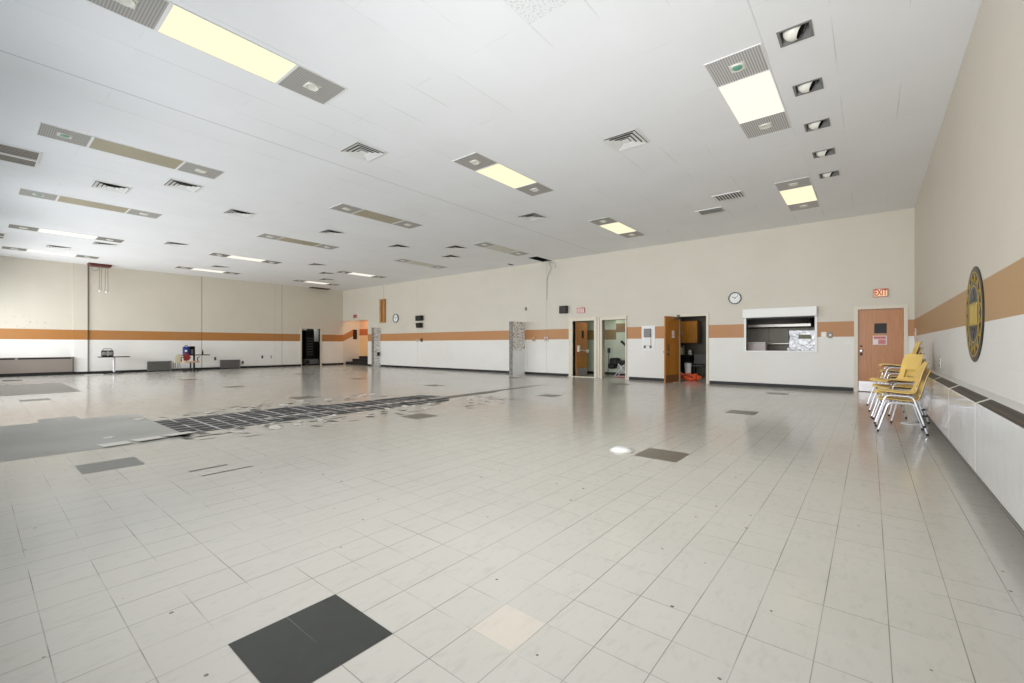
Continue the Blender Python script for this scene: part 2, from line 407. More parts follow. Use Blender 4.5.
def struct(name, bm, mats, label, cat, base=None, smooth=None):
    return tag(obj(name, bm, mats, None, base, smooth), label, cat, kind='structure')
def dup(root, loc, rot=None, label=None):
    r = root.copy(); COL.objects.link(r); r.location = loc
    if rot is not None: r.rotation_euler = rot
    if label: r['label'] = label
    for ch in list(root.children):
        c = ch.copy(); COL.objects.link(c); c.parent = r
        for g in list(ch.children):
            d = g.copy(); COL.objects.link(d); d.parent = c
    return r
def cells(bm, us, vs, holes, put):
    """fill the grid us x vs by calling put(u0,u1,v0,v1) except in the holes (u0,u1,v0,v1)"""
    us = sorted(set(us + [h[i] for h in holes for i in (0, 1)])); vs = sorted(set(vs + [h[i] for h in holes for i in (2, 3)]))
    for u0, u1 in zip(us, us[1:]):
        for v0, v1 in zip(vs, vs[1:]):
            m, n = (u0 + u1) / 2, (v0 + v1) / 2
            if any(h[0] < m < h[1] and h[2] < n < h[3] for h in holes): continue
            put(u0, u1, v0, v1)
def text_bm(s, size, mtx, depth=0.004):
    c = bpy.data.curves.new('lettering', 'FONT'); c.body = s; c.size = size; c.extrude = depth; c.offset = size * 0.022; c.align_x = 'CENTER'; c.align_y = 'CENTER'
    o = bpy.data.objects.new('lettering', c); COL.objects.link(o)
    dg = bpy.context.evaluated_depsgraph_get(); me = bpy.data.meshes.new_from_object(o.evaluated_get(dg))
    me.transform(mtx); bm = nb(); bm.from_mesh(me)
    bpy.data.objects.remove(o); bpy.data.curves.remove(c); bpy.data.meshes.remove(me)
    return bm

# ================================================================== the setting
# floor: vinyl tile with bare patches (one mesh, flush patches of other materials)
bm = nb()
box(bm, XL - 2.2, XR + 0.2, YN - 0.1, 19.6, -0.12, 0, 0)
def patch(x0, x1, y0, y1, mi, z=0.0012):
    quad(bm, ((x0, y0, z), (x1, y0, z), (x1, y1, z), (x0, y1, z)), mi)
def poly(pts, mi, z=0.0012): quad(bm, [(x, y, z) for x, y in pts], mi)
# 1 dark, 2 brown, 3 grey tiles, 4 mastic, 5 slab
DX = [-1.995 - 4.13 * i for i in range(6)]; DY = [0.648 + 3.893 * j for j in range(4)]
for i, x in enumerate(DX):
    for j, y in enumerate(DY):
        if (i, j) in ((2, 0), (4, 0), (4, 3), (5, 1), (5, 2), (5, 3)): continue
        m = 1 if (i, j) == (0, 0) else 3 if (i, j) == (1, 0) else 2
        if (i, j) == (3, 0): m = 3
        if i == 0 and j == 0:
            patch(x, x + 2 * T, y, y + 2 * T, m); poly([(x, y + T - 0.002), (x + 0.27, y + T - 0.0005), (x + 0.27, y + T + 0.0005), (x, y + T + 0.0015)], 3, 0.0018)
        else: patch(x, x + 2 * T, y, y + 2 * T, m)
# bare grey subfloor at the left, with stepped edge
patch(-9.93, -6.91, YN, 1.61, 5); patch(-9.30, -7.3, 1.61, 1.80, 5); patch(-9.93, -9.42, 1.61, 1.80, 5)
patch(-10.36, -9.93, 0.66, 0.88, 5); patch(-10.40, -9.93, 0.90, 1.11, 5)
patch(-19.95, -15.77, YN, 1.79, 3)
patch(-22.8, -22.3, 0.66, 1.1, 3)
# black strip with the print of the old tiles
poly([(-8.74, 1.80), (-7.15, 1.80), (-7.12, 4.0), (-7.06, 6.1), (-6.98, 6.45), (-7.36, 6.8), (-7.62, 6.9), (-8.1, 6.9), (-8.34, 6.75), (-8.45, 4.40), (-8.70, 4.36)], 4)
poly([(-7.36, 6.8), (-7.32, 8.3), (-7.50, 8.7), (-7.62, 10.9), (-7.70, 10.9), (-7.70, 8.6), (-7.66, 6.9)], 6)
# pale ridge of old adhesive down the strip
for yy in [3.0 + 0.23 * i for i in range(17)]:
    if random.random() < 0.85: patch(-7.69 + random.uniform(-.03, .03), -7.56 + random.uniform(-.03, .03), yy, yy + random.uniform(0.12, 0.22), 0, 0.002)
# small dark gaps where corners of tiles have broken off
for (cx, cy, n, sx, sy) in ((-6.75, 3.4, 34, 0.42, 1.9), (-9.0, 4.6, 26, 0.5, 1.8), (-6.4, 6.6, 26, 0.6, 1.0), (-8.95, 2.4, 8, .3, .4)):
    for i in range(n):
        x = cx + random.uniform(-sx, sx); y = cy + random.uniform(-sy, sy)
        x = TX + round((x - TX) / T) * T + random.uniform(-0.02, 0.02)
        if -8.72 < x < -7.1 and 1.8 < y < 6.9: continue
        a, b = random.uniform(0.012, 0.045), random.uniform(0.06, 0.18)
        if random.random() < 0.35: a, b = b * 0.7, a * 1.3
        poly([(x - a, y - b), (x + a * random.uniform(.3, 1), y - b * random.uniform(.5, 1)), (x + a, y + b), (x - a * random.uniform(.2, 1), y + b * random.uniform(.5, 1))], 6)
for x0, x1, y0, y1 in ((-5.02, -4.98, 1.30, 1.62), (-4.76, -4.73, 1.33, 1.76)): patch(x0, x1, y0, y1, 1)
struct('floor', bm, ['floor', 'dark_tile', 'brown_tile', 'grey_tile', 'mastic', 'slab', 'dark_tile'], 'pale vinyl tile floor with dark square insets and bare patches', 'floor')

# ceiling (with the two missing-tile holes)
bm = nb()
HOLES = [(-10.15, -9.72, 13.42, YB), (-11.60, -11.46, 13.9, 14.3)]
EYES = (5.56, 6.81, 8.07, 9.32, 10.56)
cells(bm, [XL, XR + 0.15], [YN, YB + 0.15], HOLES + [(-0.62 - 0.135, -0.62 + 0.135, y - 0.13, y + 0.13) for y in EYES], lambda a, b, c, d: box(bm, a, b, c, d, ZC, ZC + 0.12))
box(bm, -11.8, -9.6, 13.3, YB + 0.15, ZC + 0.45, ZC + 0.5, 2)
for a, c, d, e in ((-2.744, -2.138, 2.42, 3.65), (-3.353, -2.748, 1.5, 2.72)): quad(bm, ((a, d, ZC - 0.001), (c, d, ZC - 0.001), (c, e, ZC - 0.001), (a, e, ZC - 0.001)), 1)
for hx0, hx1, hy0, hy1 in HOLES:
    hx0 += 0.003; hx1 -= 0.003; hy0 += 0.003; hy1 -= 0.003
    for q in (((hx0, hy0), (hx1, hy0)), ((hx1, hy0), (hx1, hy1)), ((hx1, hy1), (hx0, hy1)), ((hx0, hy1), (hx0, hy0))):
        quad(bm, ((q[0][0], q[0][1], ZC + 0.002), (q[1][0], q[1][1], ZC + 0.002), (q[1][0], q[1][1], ZC + 0.46), (q[0][0], q[0][1], ZC + 0.46)), 2)  # near-black sides paint the shade inside the hole
struct('ceiling', bm, ['ceiling', 'rough_tile', 'void'], 'white tiled ceiling of the hall', 'ceiling', base=(XL, YN, ZC))

# back wall with its openings (x0,x1,z0,z1)
STAIR = (XL, -22.48, 0, 2.65); DA = (-8.76, -7.84, 0, 2.1); DB = (-7.52, -6.62, 0, 2.1)
KD = (-4.80, -3.95, 0, 2.11); PASS = (-2.83, -1.16, 1.03, 2.0); ED = (-0.24, 0.64, 0, 2.11)
bm = nb()
cells(bm, [XL, XR + 0.15], [0, ZC], [STAIR, DA, DB, KD, PASS, ED], lambda a, b, c, d: box(bm, a, b, YB, YB + 0.16, c, d))
struct('wall_back', bm, 'wall_back', 'long back wall with tan band and doorways', 'wall', base=(XL, YB, 0))
bm = nb(); box(bm, XR, XR + 0.16, YN, YB, 0, ZC)
struct('wall_right', bm, 'wall_right', 'right wall with tan band above the long radiator', 'wall', base=(XR, YN, 0))
LD = (11.90, 12.98, 0, 2.14)
bm = nb(); cells(bm, [YN, YB], [0, ZC], [LD], lambda a, b, c, d: box(bm, XL - 0.16, XL, a, b, c, d))
box(bm, XL, XL + 0.05, 2.63, 3.04, 0.1, ZC)                                     # shallow pilaster
struct('wall_left', bm, 'wall_left', 'far left wall with tan band and joint lines', 'wall', base=(XL, YN, 0))
bm = nb(); cells(bm, [XL - 0.16, XR + 0.16], [0, ZC], [(x - 1.65, x + 1.65, 0.9, 4.2) for x in WIN], lambda a, b, c, d: box(bm, a, b, YN - 0.16, YN, c, d))
struct('wall_near', bm, 'wall_near', 'window wall behind the camera', 'wall', base=(XL, YN, 0))

# baseboards
bm = nb()
for a, b in ((-22.48, -22.06), (-21.2, -11.22), (-11.06, -8.94), (-6.50, -4.98), (-3.86, -0.33), (0.73, XR)): box(bm, a, b, YB - 0.012, YB, 0, 0.095)
struct('baseboard_back', bm, 'base', 'black baseboard along the back wall', 'baseboard')
bm = nb()
for a, b in ((YN, 11.84), (13.10, YB)): box(bm, XL, XL + 0.062, a, b, 0, 0.10)
struct('baseboard_left', bm, 'base', 'black baseboard along the left wall', 'baseboard')

# rooms behind the openings
bm = nb()                                                                        # stair alcove
box(bm, XL - 0.16, XL, YB, 15.7, 0, 3.5, 0); box(bm, XL, -22.3, 15.56, 15.7, 0, 3.5, 1); box(bm, -22.48, -22.3, YB + 0.16, 15.56, 0, 3.5, 0); box(bm, XL, -22.3, YB + 0.16, 15.7, 3.4, 3.5, 0)
prism(bm, [(XL, YB, 1.417), (XL, YB, 1.818), (XL, 15.2, 2.2), (XL, 15.2, 1.80)], (0.004, 0, 0), 2)
struct('wall_stairwell', bm, ['stair_white', 'stair_warm_lit', 'tan_paint'], 'warm lit stairwell recess with slanted tan band', 'wall')
bm = nb()
for i, (y0, z0, z1) in enumerate(((14.62, 0, 0.17), (14.92, 0.17, 0.34), (15.22, 0.34, 0.51))):
    box(bm, XL + 0.02 + 0.25 * i, -22.49, y0, 15.55, z0, z1 - 0.03); box(bm, XL + 0.02 + 0.25 * i, -22.49, y0 - 0.03, 15.55, z1 - 0.03, z1)
tag(obj('stairs', bm, 'base', None, (-23.8, 14.6, 0)), 'black steps climbing into the orange stairwell recess', 'stairs', kind='structure')
bm = nb()                                                                        # vestibule
VY = 16.35
box(bm, -10.4, -5.6, VY, VY + 0.1, 0, 2.7, 0); box(bm, -10.4, -10.3, YB + 0.16, VY, 0, 2.7, 0); box(bm, -5.7, -5.6, YB + 0.16, VY, 0, 2.7, 0)
box(bm, -10.4, -5.6, YB + 0.16, VY + 0.1, 2.7, 2.8, 2)
box(bm, -7.62, -5.7, 15.75, VY, 0, 2.7, 4)
box(bm, -7.624, -5.7, 15.746, 15.75, 1.69, 2.03, 1)
box(bm, -10.3, -7.62, VY - 0.012, VY, 0, 0.1, 3); box(bm, -7.62, -5.7, 15.738, 15.75, 0, 0.1, 3)
struct('wall_vestibule', bm, ['wall_green', 'olive_paint', 'stair_white', 'base', 'green'], 'pale green vestibule walls seen through the paired doorways', 'wall')
bm = nb()                                                                        # kitchen
KY = 18.2
box(bm, -6.4, 1.0, KY, KY + 0.1, 0, 2.8); box(bm, -6.4, -6.3, YB + 1.95, KY, 0, 2.8); box(bm, 0.9, 1.0, YB + 0.16, KY, 0, 2.8); box(bm, -6.4, 1.0, YB + 0.16, KY + 0.1, 2.8, 2.9)
box(bm, -5.58, -5.48, YB + 0.16, 16.45, 0, 2.8)
struct('wall_kitchen', bm, 'kitchen_wall', 'dim kitchen walls beyond the back wall', 'wall')
bm = nb()                                                                        # dark store room at the left
box(bm, XL - 2.1, XL - 2.0, 11.2, 14.2, 0, 2.6); box(bm, XL - 2.0, XL - 0.16, 11.2, 11.3, 0, 2.6); box(bm, XL - 2.0, XL - 0.16, 14.1, 14.2, 0, 2.6); box(bm, XL - 2.1, XL - 0.16, 11.2, 14.2, 2.5, 2.6)  # near-black walls all round
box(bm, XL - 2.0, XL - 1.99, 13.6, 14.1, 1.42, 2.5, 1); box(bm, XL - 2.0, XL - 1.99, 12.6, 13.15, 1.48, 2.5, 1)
struct('wall_closet', bm, ['dark_wall', 'white'], 'room with near-black walls behind the left doorway', 'wall')

# door frames (trim)
def frame_x(name, x0, x1, z1, y, label, wdt=0.07, dep=0.03, m='frame', inner=0.0):
    b = nb()
    box(b, x0 - wdt, x0, y - dep, y + 0.16, 0, z1 + wdt); box(b, x1, x1 + wdt, y - dep, y + 0.16, 0, z1 + wdt); box(b, x0, x1, y - dep, y + 0.16, z1, z1 + wdt)
    return struct(name, b, m, label, 'door frame', base=((x0 + x1) / 2, y, 0))
frame_x('trim_1', ED[0], ED[1], 2.11, YB, 'cream metal frame around the brown exit door', 0.08)
frame_x('trim_2', KD[0], KD[1], 2.11, YB, 'cream frame around the kitchen doorway', 0.07)
b = nb()
for x0, x1 in ((-8.92, -8.76), (-7.84, -7.73), (-7.70, -7.62), (-7.60, -7.52), (-6.62, -6.58)): box(b, x0, x1, YB - 0.05, YB + 0.17, 0, 2.22)
box(b, -7.73, -7.60, YB - 0.01, YB + 0.17, 0, 2.2); box(b, -8.76, -7.84, YB - 0.05, YB + 0.17, 2.1, 2.22); box(b, -7.52, -6.62, YB - 0.05, YB + 0.17, 2.1, 2.2)
struct('trim_3', b, 'frame', 'cream frames and centre post of the paired vestibule doorways', 'door frame', base=(-7.7, YB, 0))
b = nb()
box(b, XL - 0.16, XL + 0.03, 11.82, 11.90, 0, 2.22); box(b, XL - 0.16, XL + 0.03, 12.98, 13.08, 0, 2.22); box(b, XL - 0.16, XL + 0.03, 11.90, 12.98, 2.14, 2.22)
struct('trim_4', b, 'frame', 'cream frame around the dark left doorway', 'door frame', base=(XL, 12.4, 0))
b = nb(); box(b, -8.95, -7.75, YB - 0.06, YB + 0.16, 0, 0.02)
struct('trim_5', b, 'frame', 'pale threshold under the left vestibule doorway', 'threshold', base=(-8.3, YB, 0))

# exit door
b = nb(); box(b, ED[0] + 0.005, ED[1] - 0.005, YB + 0.03, YB + 0.075, 0.012, 2.105)
d1 = struct('door_1', b, 'door', 'closed brown wood exit door with small dark window', 'door', base=(0.2, YB + 0.03, 0))
yf = YB + 0.03
b = nb(); box(b, 0.085, 0.325, yf - 0.008, yf, 1.495, 1.745); obj('window_pane', b, 'black', d1)
b = nb(); box(b, ED[0] + 0.01, ED[1] - 0.01, yf - 0.006, yf, 0.015, 0.27); obj('kick_plate', b, 'kick', d1)
b = nb(); lathe(b, [(0.0, -0.085), (0.024, -0.08), (0.032, -0.062), (0.026, -0.045), (0.012, -0.038), (0.012, -0.008), (0.03, -0.008), (0.03, 0)], (-0.175, yf, 1.05), 'y', 20); obj('door_knob', b, 'chrome', d1, smooth=40)
b = nb(); lathe(b, [(0, -0.012), (0.022, -0.01), (0.024, 0)], (-0.175, yf, 1.17), 'y', 16); box(b, -0.2, -0.15, yf - 0.01, yf, 0.93, 1.0); obj('lock', b, 'black', d1)
sg = thing('notice_sign', 'pink and white notice fixed on the brown exit door', 'sign', (0.19, yf - 0.004, 1.32))
b = nb(); rbox(b, 0.055, 0.33, yf - 0.006, yf - 0.001, 1.205, 1.435, 0.002, 1); obj('sign_plate', b, 'rosewhite', sg)
b = nb(); box(b, 0.07, 0.315, yf - 0.0075, yf - 0.006, 1.35, 1.42); box(b, 0.16, 0.315, yf - 0.0075, yf - 0.006, 1.22, 1.34); obj('printed_band', b, 'signpink', sg)
b = nb()
for i in range(9): box(b, 0.085 + i * 0.024, 0.085 + i * 0.024 + 0.014, yf - 0.009, yf - 0.0075, 1.365, 1.405)
for i in range(4): box(b, 0.17, 0.30 - 0.02 * (i % 2), yf - 0.009, yf - 0.0075, 1.24 + i * 0.024, 1.25 + i * 0.024)
obj('printed_lines', b, 'red', sg)

# kitchen door standing open into the hall
hx, hy = -4.80, YB - 0.03
ang = math.atan2(13.65 - hy, -4.93 - hx)
b = nb(); box(b, 0, 0.84, -0.022, 0.022, 0.012, 2.1)
d2 = bpy.data.objects.new('door_2', None); COL.objects.link(d2)
tag(d2, 'golden oak kitchen door standing wide open into the hall', 'door', kind='structure')
obj('leaf', b, 'oak', d2)
b = nb(); box(b, 0.60, 0.70, 0.022, 0.026, 0.86, 1.24); obj('push_plate', b, 'plaque_dark', d2)
b = nb(); lathe(b, [(0.0, 0.085), (0.024, 0.08), (0.03, 0.06), (0.012, 0.04), (0.012, 0.022)], (0.76, 0, 0.98), 'y', 16); lathe(b, [(0.0, -0.085), (0.024, -0.08), (0.03, -0.06), (0.012, -0.04), (0.012, -0.022)], (0.76, 0, 0.98), 'y', 16); obj('door_knob', b, 'steel', d2, smooth=40)
b = nb(); box(b, 0.28, 0.46, 0.022, 0.025, 1.42, 1.66)
b2 = nb()
for i in range(2):
    for j in range(3): box(b2, 0.295 + i * 0.085, 0.365 + i * 0.085, 0.025, 0.027, 1.43 + j * 0.078, 1.49 + j * 0.078)
n_ = obj('notice', b, 'tanfab', d2); obj('notice_cell', b2, 'rosewhite', n_)
b = nb(); box(b, 0.03, 0.81, 0.022, 0.025, 0.03, 0.26); obj('kick_plate', b, 'plaque_dark', d2)
b = nb(); box(b, 0.01, 0.05, -0.03, 0.05, 2.06, 2.17); box(b, 0.0, 0.3, 0.022, 0.06, 2.02, 2.07); obj('door_closer', b, 'darkgrey', d2)
d2.location = (hx, hy, 0); d2.rotation_euler = (0, 0, ang)
# vestibule door swung inward
b = nb(); box(b, -8.755, -8.71, YB + 0.18, YB + 1.0, 0.012, 2.09)
d3 = struct('door_3', b, 'door', 'brown door with push bar swung inward in the left vestibule doorway', 'door', base=(-8.73, YB + 0.2, 0))
b = nb(); box(b, -8.71, -8.704, YB + 0.56, YB + 0.72, 1.46, 1.76); obj('window_pane', b, 'black', d3)
b = nb(); tube(b, [(-8.64, YB + 0.24, 1.02), (-8.64, YB + 0.95, 0.94)], 0.018); box(b, -8.71, -8.62, YB + 0.22, YB + 0.30, 0.94, 1.18); box(b, -8.71, -8.62, YB + 0.90, YB + 0.98, 0.9, 1.02); obj('push_bar', b, 'offwhite', d3)
b = nb(); box(b, -8.71, -8.704, YB + 0.2, YB + 0.98, 0.02, 0.3); obj('kick_plate', b, 'kick', d3)
b = nb(); box(b, -8.71, -8.704, YB + 0.22, YB + 0.97, 0.32, 0.80); obj('lower_panel', b, 'oak2', d3)

# kitchen pass-through hatch
b = nb(); yy = YB
box(b, PASS[0] - 0.055, PASS[0], yy - 0.035, yy + 0.17, 1.0, 2.0); box(b, PASS[1], PASS[1] + 0.055, yy - 0.035, yy + 0.17, 1.0, 2.0); box(b, PASS[0] - 0.055, PASS[1] + 0.055, yy - 0.045, yy + 0.17, 1.0, 1.035)
w1 = struct('window_1', b, 'white', 'white framed kitchen serving hatch in the back wall', 'serving hatch', base=(-2.0, yy, 1.0))
b = nb(); rbox(b, PASS[0] - 0.07, PASS[1] + 0.06, yy - 0.20, yy - 0.002, 1.985, 2.245, 0.012); obj('shutter_box', b, 'white', w1)
b = nb(); box(b, PASS[0], PASS[1], yy + 0.02, yy + 0.04, 1.95, 2.0); obj('shutter_bar', b, 'black', w1)

# ================================================================== ceiling things
def ceiling_light(x, y, lens, barw, label, gm='grille', tealdisc=False):
    """recessed 2 ft by 8 ft fixture: grille panel, lens, grille panel"""
    t = thing('ceiling_light', label, 'ceiling light', (x, y + 1.2, ZC), 'recessed ceiling lights')
    hw = 0.29; z1 = ZC - 0.001; z0 = ZC - 0.008
    b = nb()
    for a, c, d, e in ((x - hw - 0.012, x - hw, y - 0.012, y + 2.422), (x + hw, x + hw + 0.012, y - 0.012, y + 2.422)): box(b, a, c, d, e, z0, z1)
    for yy in (y - 0.012, y + 2.41): box(b, x - hw, x + hw, yy, yy + 0.012, z0, z1)
    for yy in (y + 0.575, y + 1.79): box(b, x - hw, x + hw, yy - barw / 2, yy + barw / 2, z0, z1)
    obj('frame', b, 'white', t)
    b = nb(); box(b, x - hw, x + hw, y + 0.575 + barw / 2, y + 1.79 - barw / 2, z0 + 0.004, z1); obj('lens', b, lens, t)
    for k, (a, c) in enumerate(((y, y + 0.575 - barw / 2), (y + 1.79 + barw / 2, y + 2.41))):
        b = nb(); box(b, x - hw, x + hw, a, c, z0 + 0.003, z1); g = obj('grille', b, gm, t)
        m = (a + c) / 2; b = nb()
        box(b, x - 0.085, x + 0.085, m - 0.085, m + 0.085, z0 - 0.001, z0 + 0.004)
        lathe(b, [(0.05, z0 - 0.001 - ZC), (0.072, z0 - 0.012 - ZC), (0.078, z0 - 0.012 - ZC), (0.08, z0 - ZC)], (x, m, ZC), 'z', 20)
        d = obj('outlet_ring', b, 'offwhite', g, smooth=40)
    # coloured centre of the first outlet only where the photo shows it
    if tealdisc:
        m = (y + y + 0.575 - barw / 2) / 2; b = nb()
        lathe(b, [(0, z0 - 0.016 - ZC), (0.05, z0 - 0.012 - ZC), (0.055, z0 - 0.002 - ZC)], (x, m, ZC), 'z', 20)
        obj('outlet_centre', b, 'teal', t, label='teal outlet centre')
    return t
RX = [-1.23, -5.56, -9.905, -14.27, -18.62, -22.9]; RY = [0.655, 5.50, 10.45]
RN = ['row beside the right wall', 'second row from the right wall', 'third row from the right wall', 'fourth row from the right wall', 'fifth row from the right wall', 'row along the left wall']
PN = ['nearest', 'middle', 'farthest']
for i, x in enumerate(RX):
    for j, y in enumerate(RY):
        if i == 0 and j == 0: continue
        if i in (0, 1): lens = 'lens_warm' if (i, j) != (0, 1) else 'lens_white'
        elif i in (2, 3): lens = 'lens_pale' if j == 2 else 'lens_off'
        else: lens = 'lens_white'
        st = {'lens_warm': 'ceiling light glowing yellow', 'lens_white': 'ceiling light glowing white', 'lens_off': 'unlit tan ceiling light', 'lens_pale': 'unlit pale grey ceiling light'}[lens]
        if i == 2 and j == 0 or i == 3 and j == 0: lens = 'lens_off'
        ceiling_light(x, y, lens, 0.035 if not (i == 0) else 0.012, '%s, %s of %s' % (st, PN[j] if i else ('nearer' if j == 1 else 'farther'), RN[i]),
                      'grille_x' if i == 0 else 'grille_far' if i > 3 else 'grille', tealdisc=((i, j) in ((0, 1), (2, 0), (3, 0))))

def diffuser(x, y, label, s=0.27):
    t = thing('ceiling_vent', label, 'ceiling vent', (x, y, ZC), 'ceiling air vents')
    b = nb(); box(b, x - s, x + s, y - s, y + s, ZC - 0.004, ZC - 0.001); obj('backing', b, 'void', t)  # near-black plate paints the dark depth behind the vanes
    def ring(b, hi, ho, zt, zb, th=0.004):
        P = [(-1, -1), (1, -1), (1, 1), (-1, 1)]
        for k in range(4):
            (a, c), (d, e) = P[k], P[(k + 1) % 4]
            quad(b, ((x + a * hi, y + c * hi, zt), (x + d * hi, y + e * hi, zt), (x + d * ho, y + e * ho, zb), (x + a * ho, y + c * ho, zb)))
            quad(b, ((x + a * hi, y + c * hi, zt + th), (x + d * hi, y + e * hi, zt + th), (x + d * ho, y + e * ho, zb + th), (x + a * ho, y + c * ho, zb + th)))
    b = nb(); ring(b, s - 0.008, s + 0.03, ZC - 0.010, ZC - 0.006, 0.003); obj('frame', b, 'white', t)
    for h in (0.200, 0.135, 0.070):
        b = nb(); ring(b, h, h + 0.056, ZC - 0.006, ZC - 0.022, 0.003); 
        if h < 0.08: g = 0.06; box(b, x - g, x + g, y - g, y + g, ZC - 0.016, ZC - 0.012)
        obj('vane', b, 'white', t)
    return t
for x, y, l in (
    (-6.77, 4.25, 'square ceiling vent between the two nearest lights left of centre'),
    (-3.08, 6.72, 'square ceiling vent between the yellow lights and the right hand row'),
    (-12.40, 1.85, 'square ceiling vent between the two nearest unlit tan lights'),
    (-11.12, 2.78, 'square ceiling vent beside the right end of the nearest unlit tan light'),
    (-12.35, 4.26, 'square ceiling vent beyond the two nearest unlit tan lights'),
    (-17.75, 4.25, 'square ceiling vent between the fourth row and the fifth row of lights'),
    (-12.35, 6.72, 'square ceiling vent between the two middle unlit tan lights'),
    (-12.37, 9.12, 'square ceiling vent between the pale unlit lights, left of the two close together'),
    (-10.98, 10.45, 'square ceiling vent near the pale lights, nearer of two close together'),
    (-12.26, 11.42, 'square ceiling vent near the pale lights, farther of two close together'),
    (-6.80, 9.18, 'square ceiling vent between the second and third rows, beyond the middle yellow light'),
    (-17.8, 9.05, 'square ceiling vent right of the white lights in the far left corner'),
    (-19.6, 10.40, 'square ceiling vent between the last white lights, nearer of two in line'),
    (-21.4, 11.38, 'square ceiling vent between the last white lights, farther of two in line'),
    (-21.42, 1.86, 'square ceiling vent between the two white lights at the far left'),
    (-19.6, 2.77, 'square ceiling vent at the right end of the nearest white lights'),
    (-21.5, 6.67, 'square ceiling vent between the two middle white lights'),
): diffuser(x, y, l)
def louvre(x0, x1, y0, y1, n, axis, label, slat='white', ang=35, bars=(), cover=0.42):
    t = thing('ceiling_grille', label, 'ceiling grille', ((x0 + x1) / 2, (y0 + y1) / 2, ZC))
    b = nb(); box(b, x0, x1, y0, y1, ZC - 0.004, ZC - 0.001); obj('backing', b, 'void', t)  # near-black sheet stands in for the shade above the slats
    b = nb(); f = 0.03
    box(b, x0 - f, x1 + f, y0 - f, y0, ZC - 0.014, ZC - 0.001); box(b, x0 - f, x1 + f, y1, y1 + f, ZC - 0.014, ZC - 0.001)
    box(b, x0 - f, x0, y0, y1, ZC - 0.014, ZC - 0.001); box(b, x1, x1 + f, y0, y1, ZC - 0.014, ZC - 0.001)
    for u in bars: box(b, u - 0.03, u + 0.03, y0, y1, ZC - 0.03, ZC - 0.004)
    obj('frame', b, 'white', t)
    for i in range(n):
        k = (i + 0.5) / n; b = nb(); h = 0.014
        if axis == 0:      # slats along y, spread over x
            u = x0 + (x1 - x0) * k; wd = (x1 - x0) / n * cover; dz = wd * math.tan(R(ang)) * 0.6
            prism(b, [(u - wd, y0, ZC - 0.008), (u + wd, y0, ZC - 0.008 - dz), (u + wd, y0, ZC - 0.011 - dz), (u - wd, y0, ZC - 0.011)], (0, y1 - y0, 0))
        else:
            v = y0 + (y1 - y0) * k; wd = (y1 - y0) / n * cover; dz = wd * math.tan(R(ang)) * 0.6
            prism(b, [(x0, v - wd, ZC - 0.008), (x0, v + wd, ZC - 0.008 - dz), (x0, v + wd, ZC - 0.011 - dz), (x0, v - wd, ZC - 0.011)], (x1 - x0, 0, 0))
        obj('slat', b, slat, t)
louvre(-2.72, -2.18, 10.48, 10.88, 9, 0, 'slatted ceiling grille near the far yellow light, nearer of a pair', ang=60)
louvre(-3.34, -2.80, 11.40, 11.78, 9, 0, 'slatted ceiling grille near the far yellow light, farther of a pair', ang=60)
louvre(-12.08, -11.12, -0.5, 0.74, 12, 0, 'large brown slatted return grille cut by the left edge of the photo', 'slat', 8, bars=(-11.62,), cover=0.40)
louvre(-20.95, -20.02, -0.5, 0.62, 8, 0, 'small far slatted return grille at the left edge above the white lights', 'slat', 8, bars=(-20.5,), cover=0.40)

# eyeball spotlights
def eyeball(x, y, label):
    t = thing('eyeball_spotlight', label, 'spotlight', (x, y, ZC), 'eyeball spotlights beside the right wall')
    b = nb(); px, py = 0.132, 0.127
    for q in ((-0.155, -px, -0.15, 0.15), (px, 0.155, -0.15, 0.15), (-px, px, -0.15, -py), (-px, px, py, 0.15)): box(b, x + q[0], x + q[1], y + q[2], y + q[3], ZC - 0.008, ZC - 0.001)
    obj('trim_plate', b, 'grey', t)
    b = nb(); z0, z1 = ZC - 0.001, ZC + 0.20
    for q in ((-px, -px + 0.003, -py, py), (px - 0.003, px, -py, py), (-px, px, -py, -py + 0.003), (-px, px, py - 0.003, py)): box(b, x + q[0], x + q[1], y + q[2], y + q[3], z0, z1)
    box(b, x - px, x + px, y - py, y + py, z1, z1 + 0.01); obj('recess_can', b, 'grey', t)
    ax = Vector((0.85, 0.0, -0.52)).normalized(); r = 0.105; c = Vector((x - 0.012, y, ZC + 0.048)); q = ax.to_track_quat('Z', 'Y').to_matrix().to_4x4()
    b = nb(); b2 = nb(); lathe(b2, [(0, -r)] + [(r * math.sin(a), -r * math.cos(a)) for a in [math.pi * k / 24 for k in range(1, 19)]] + [(r * 0.69, r * 0.66)], (0, 0, 0), 'z', 36)
    merge(b, b2, Matrix.Translation(c) @ q); obj('ball', b, 'offwhite', t, smooth=60)
    b = nb(); b2 = nb(); lathe(b2, [(r * 0.685, r * 0.70), (r * 0.64, r * 0.62), (r * 0.60, r * 0.40), (0.0, r * 0.35)], (0, 0, 0), 'z', 32)
    merge(b, b2, Matrix.Translation(c) @ q); obj('aperture', b, 'void', t, smooth=40)
for y, n in ((5.56, 'nearest the camera'), (6.81, 'second from the camera'), (8.07, 'middle one of the five'), (9.32, 'second from the back wall'), (10.56, 'nearest the back wall')):
    eyeball(-0.62, y, 'white eyeball ceiling spotlight in a grey plate, ' + n)

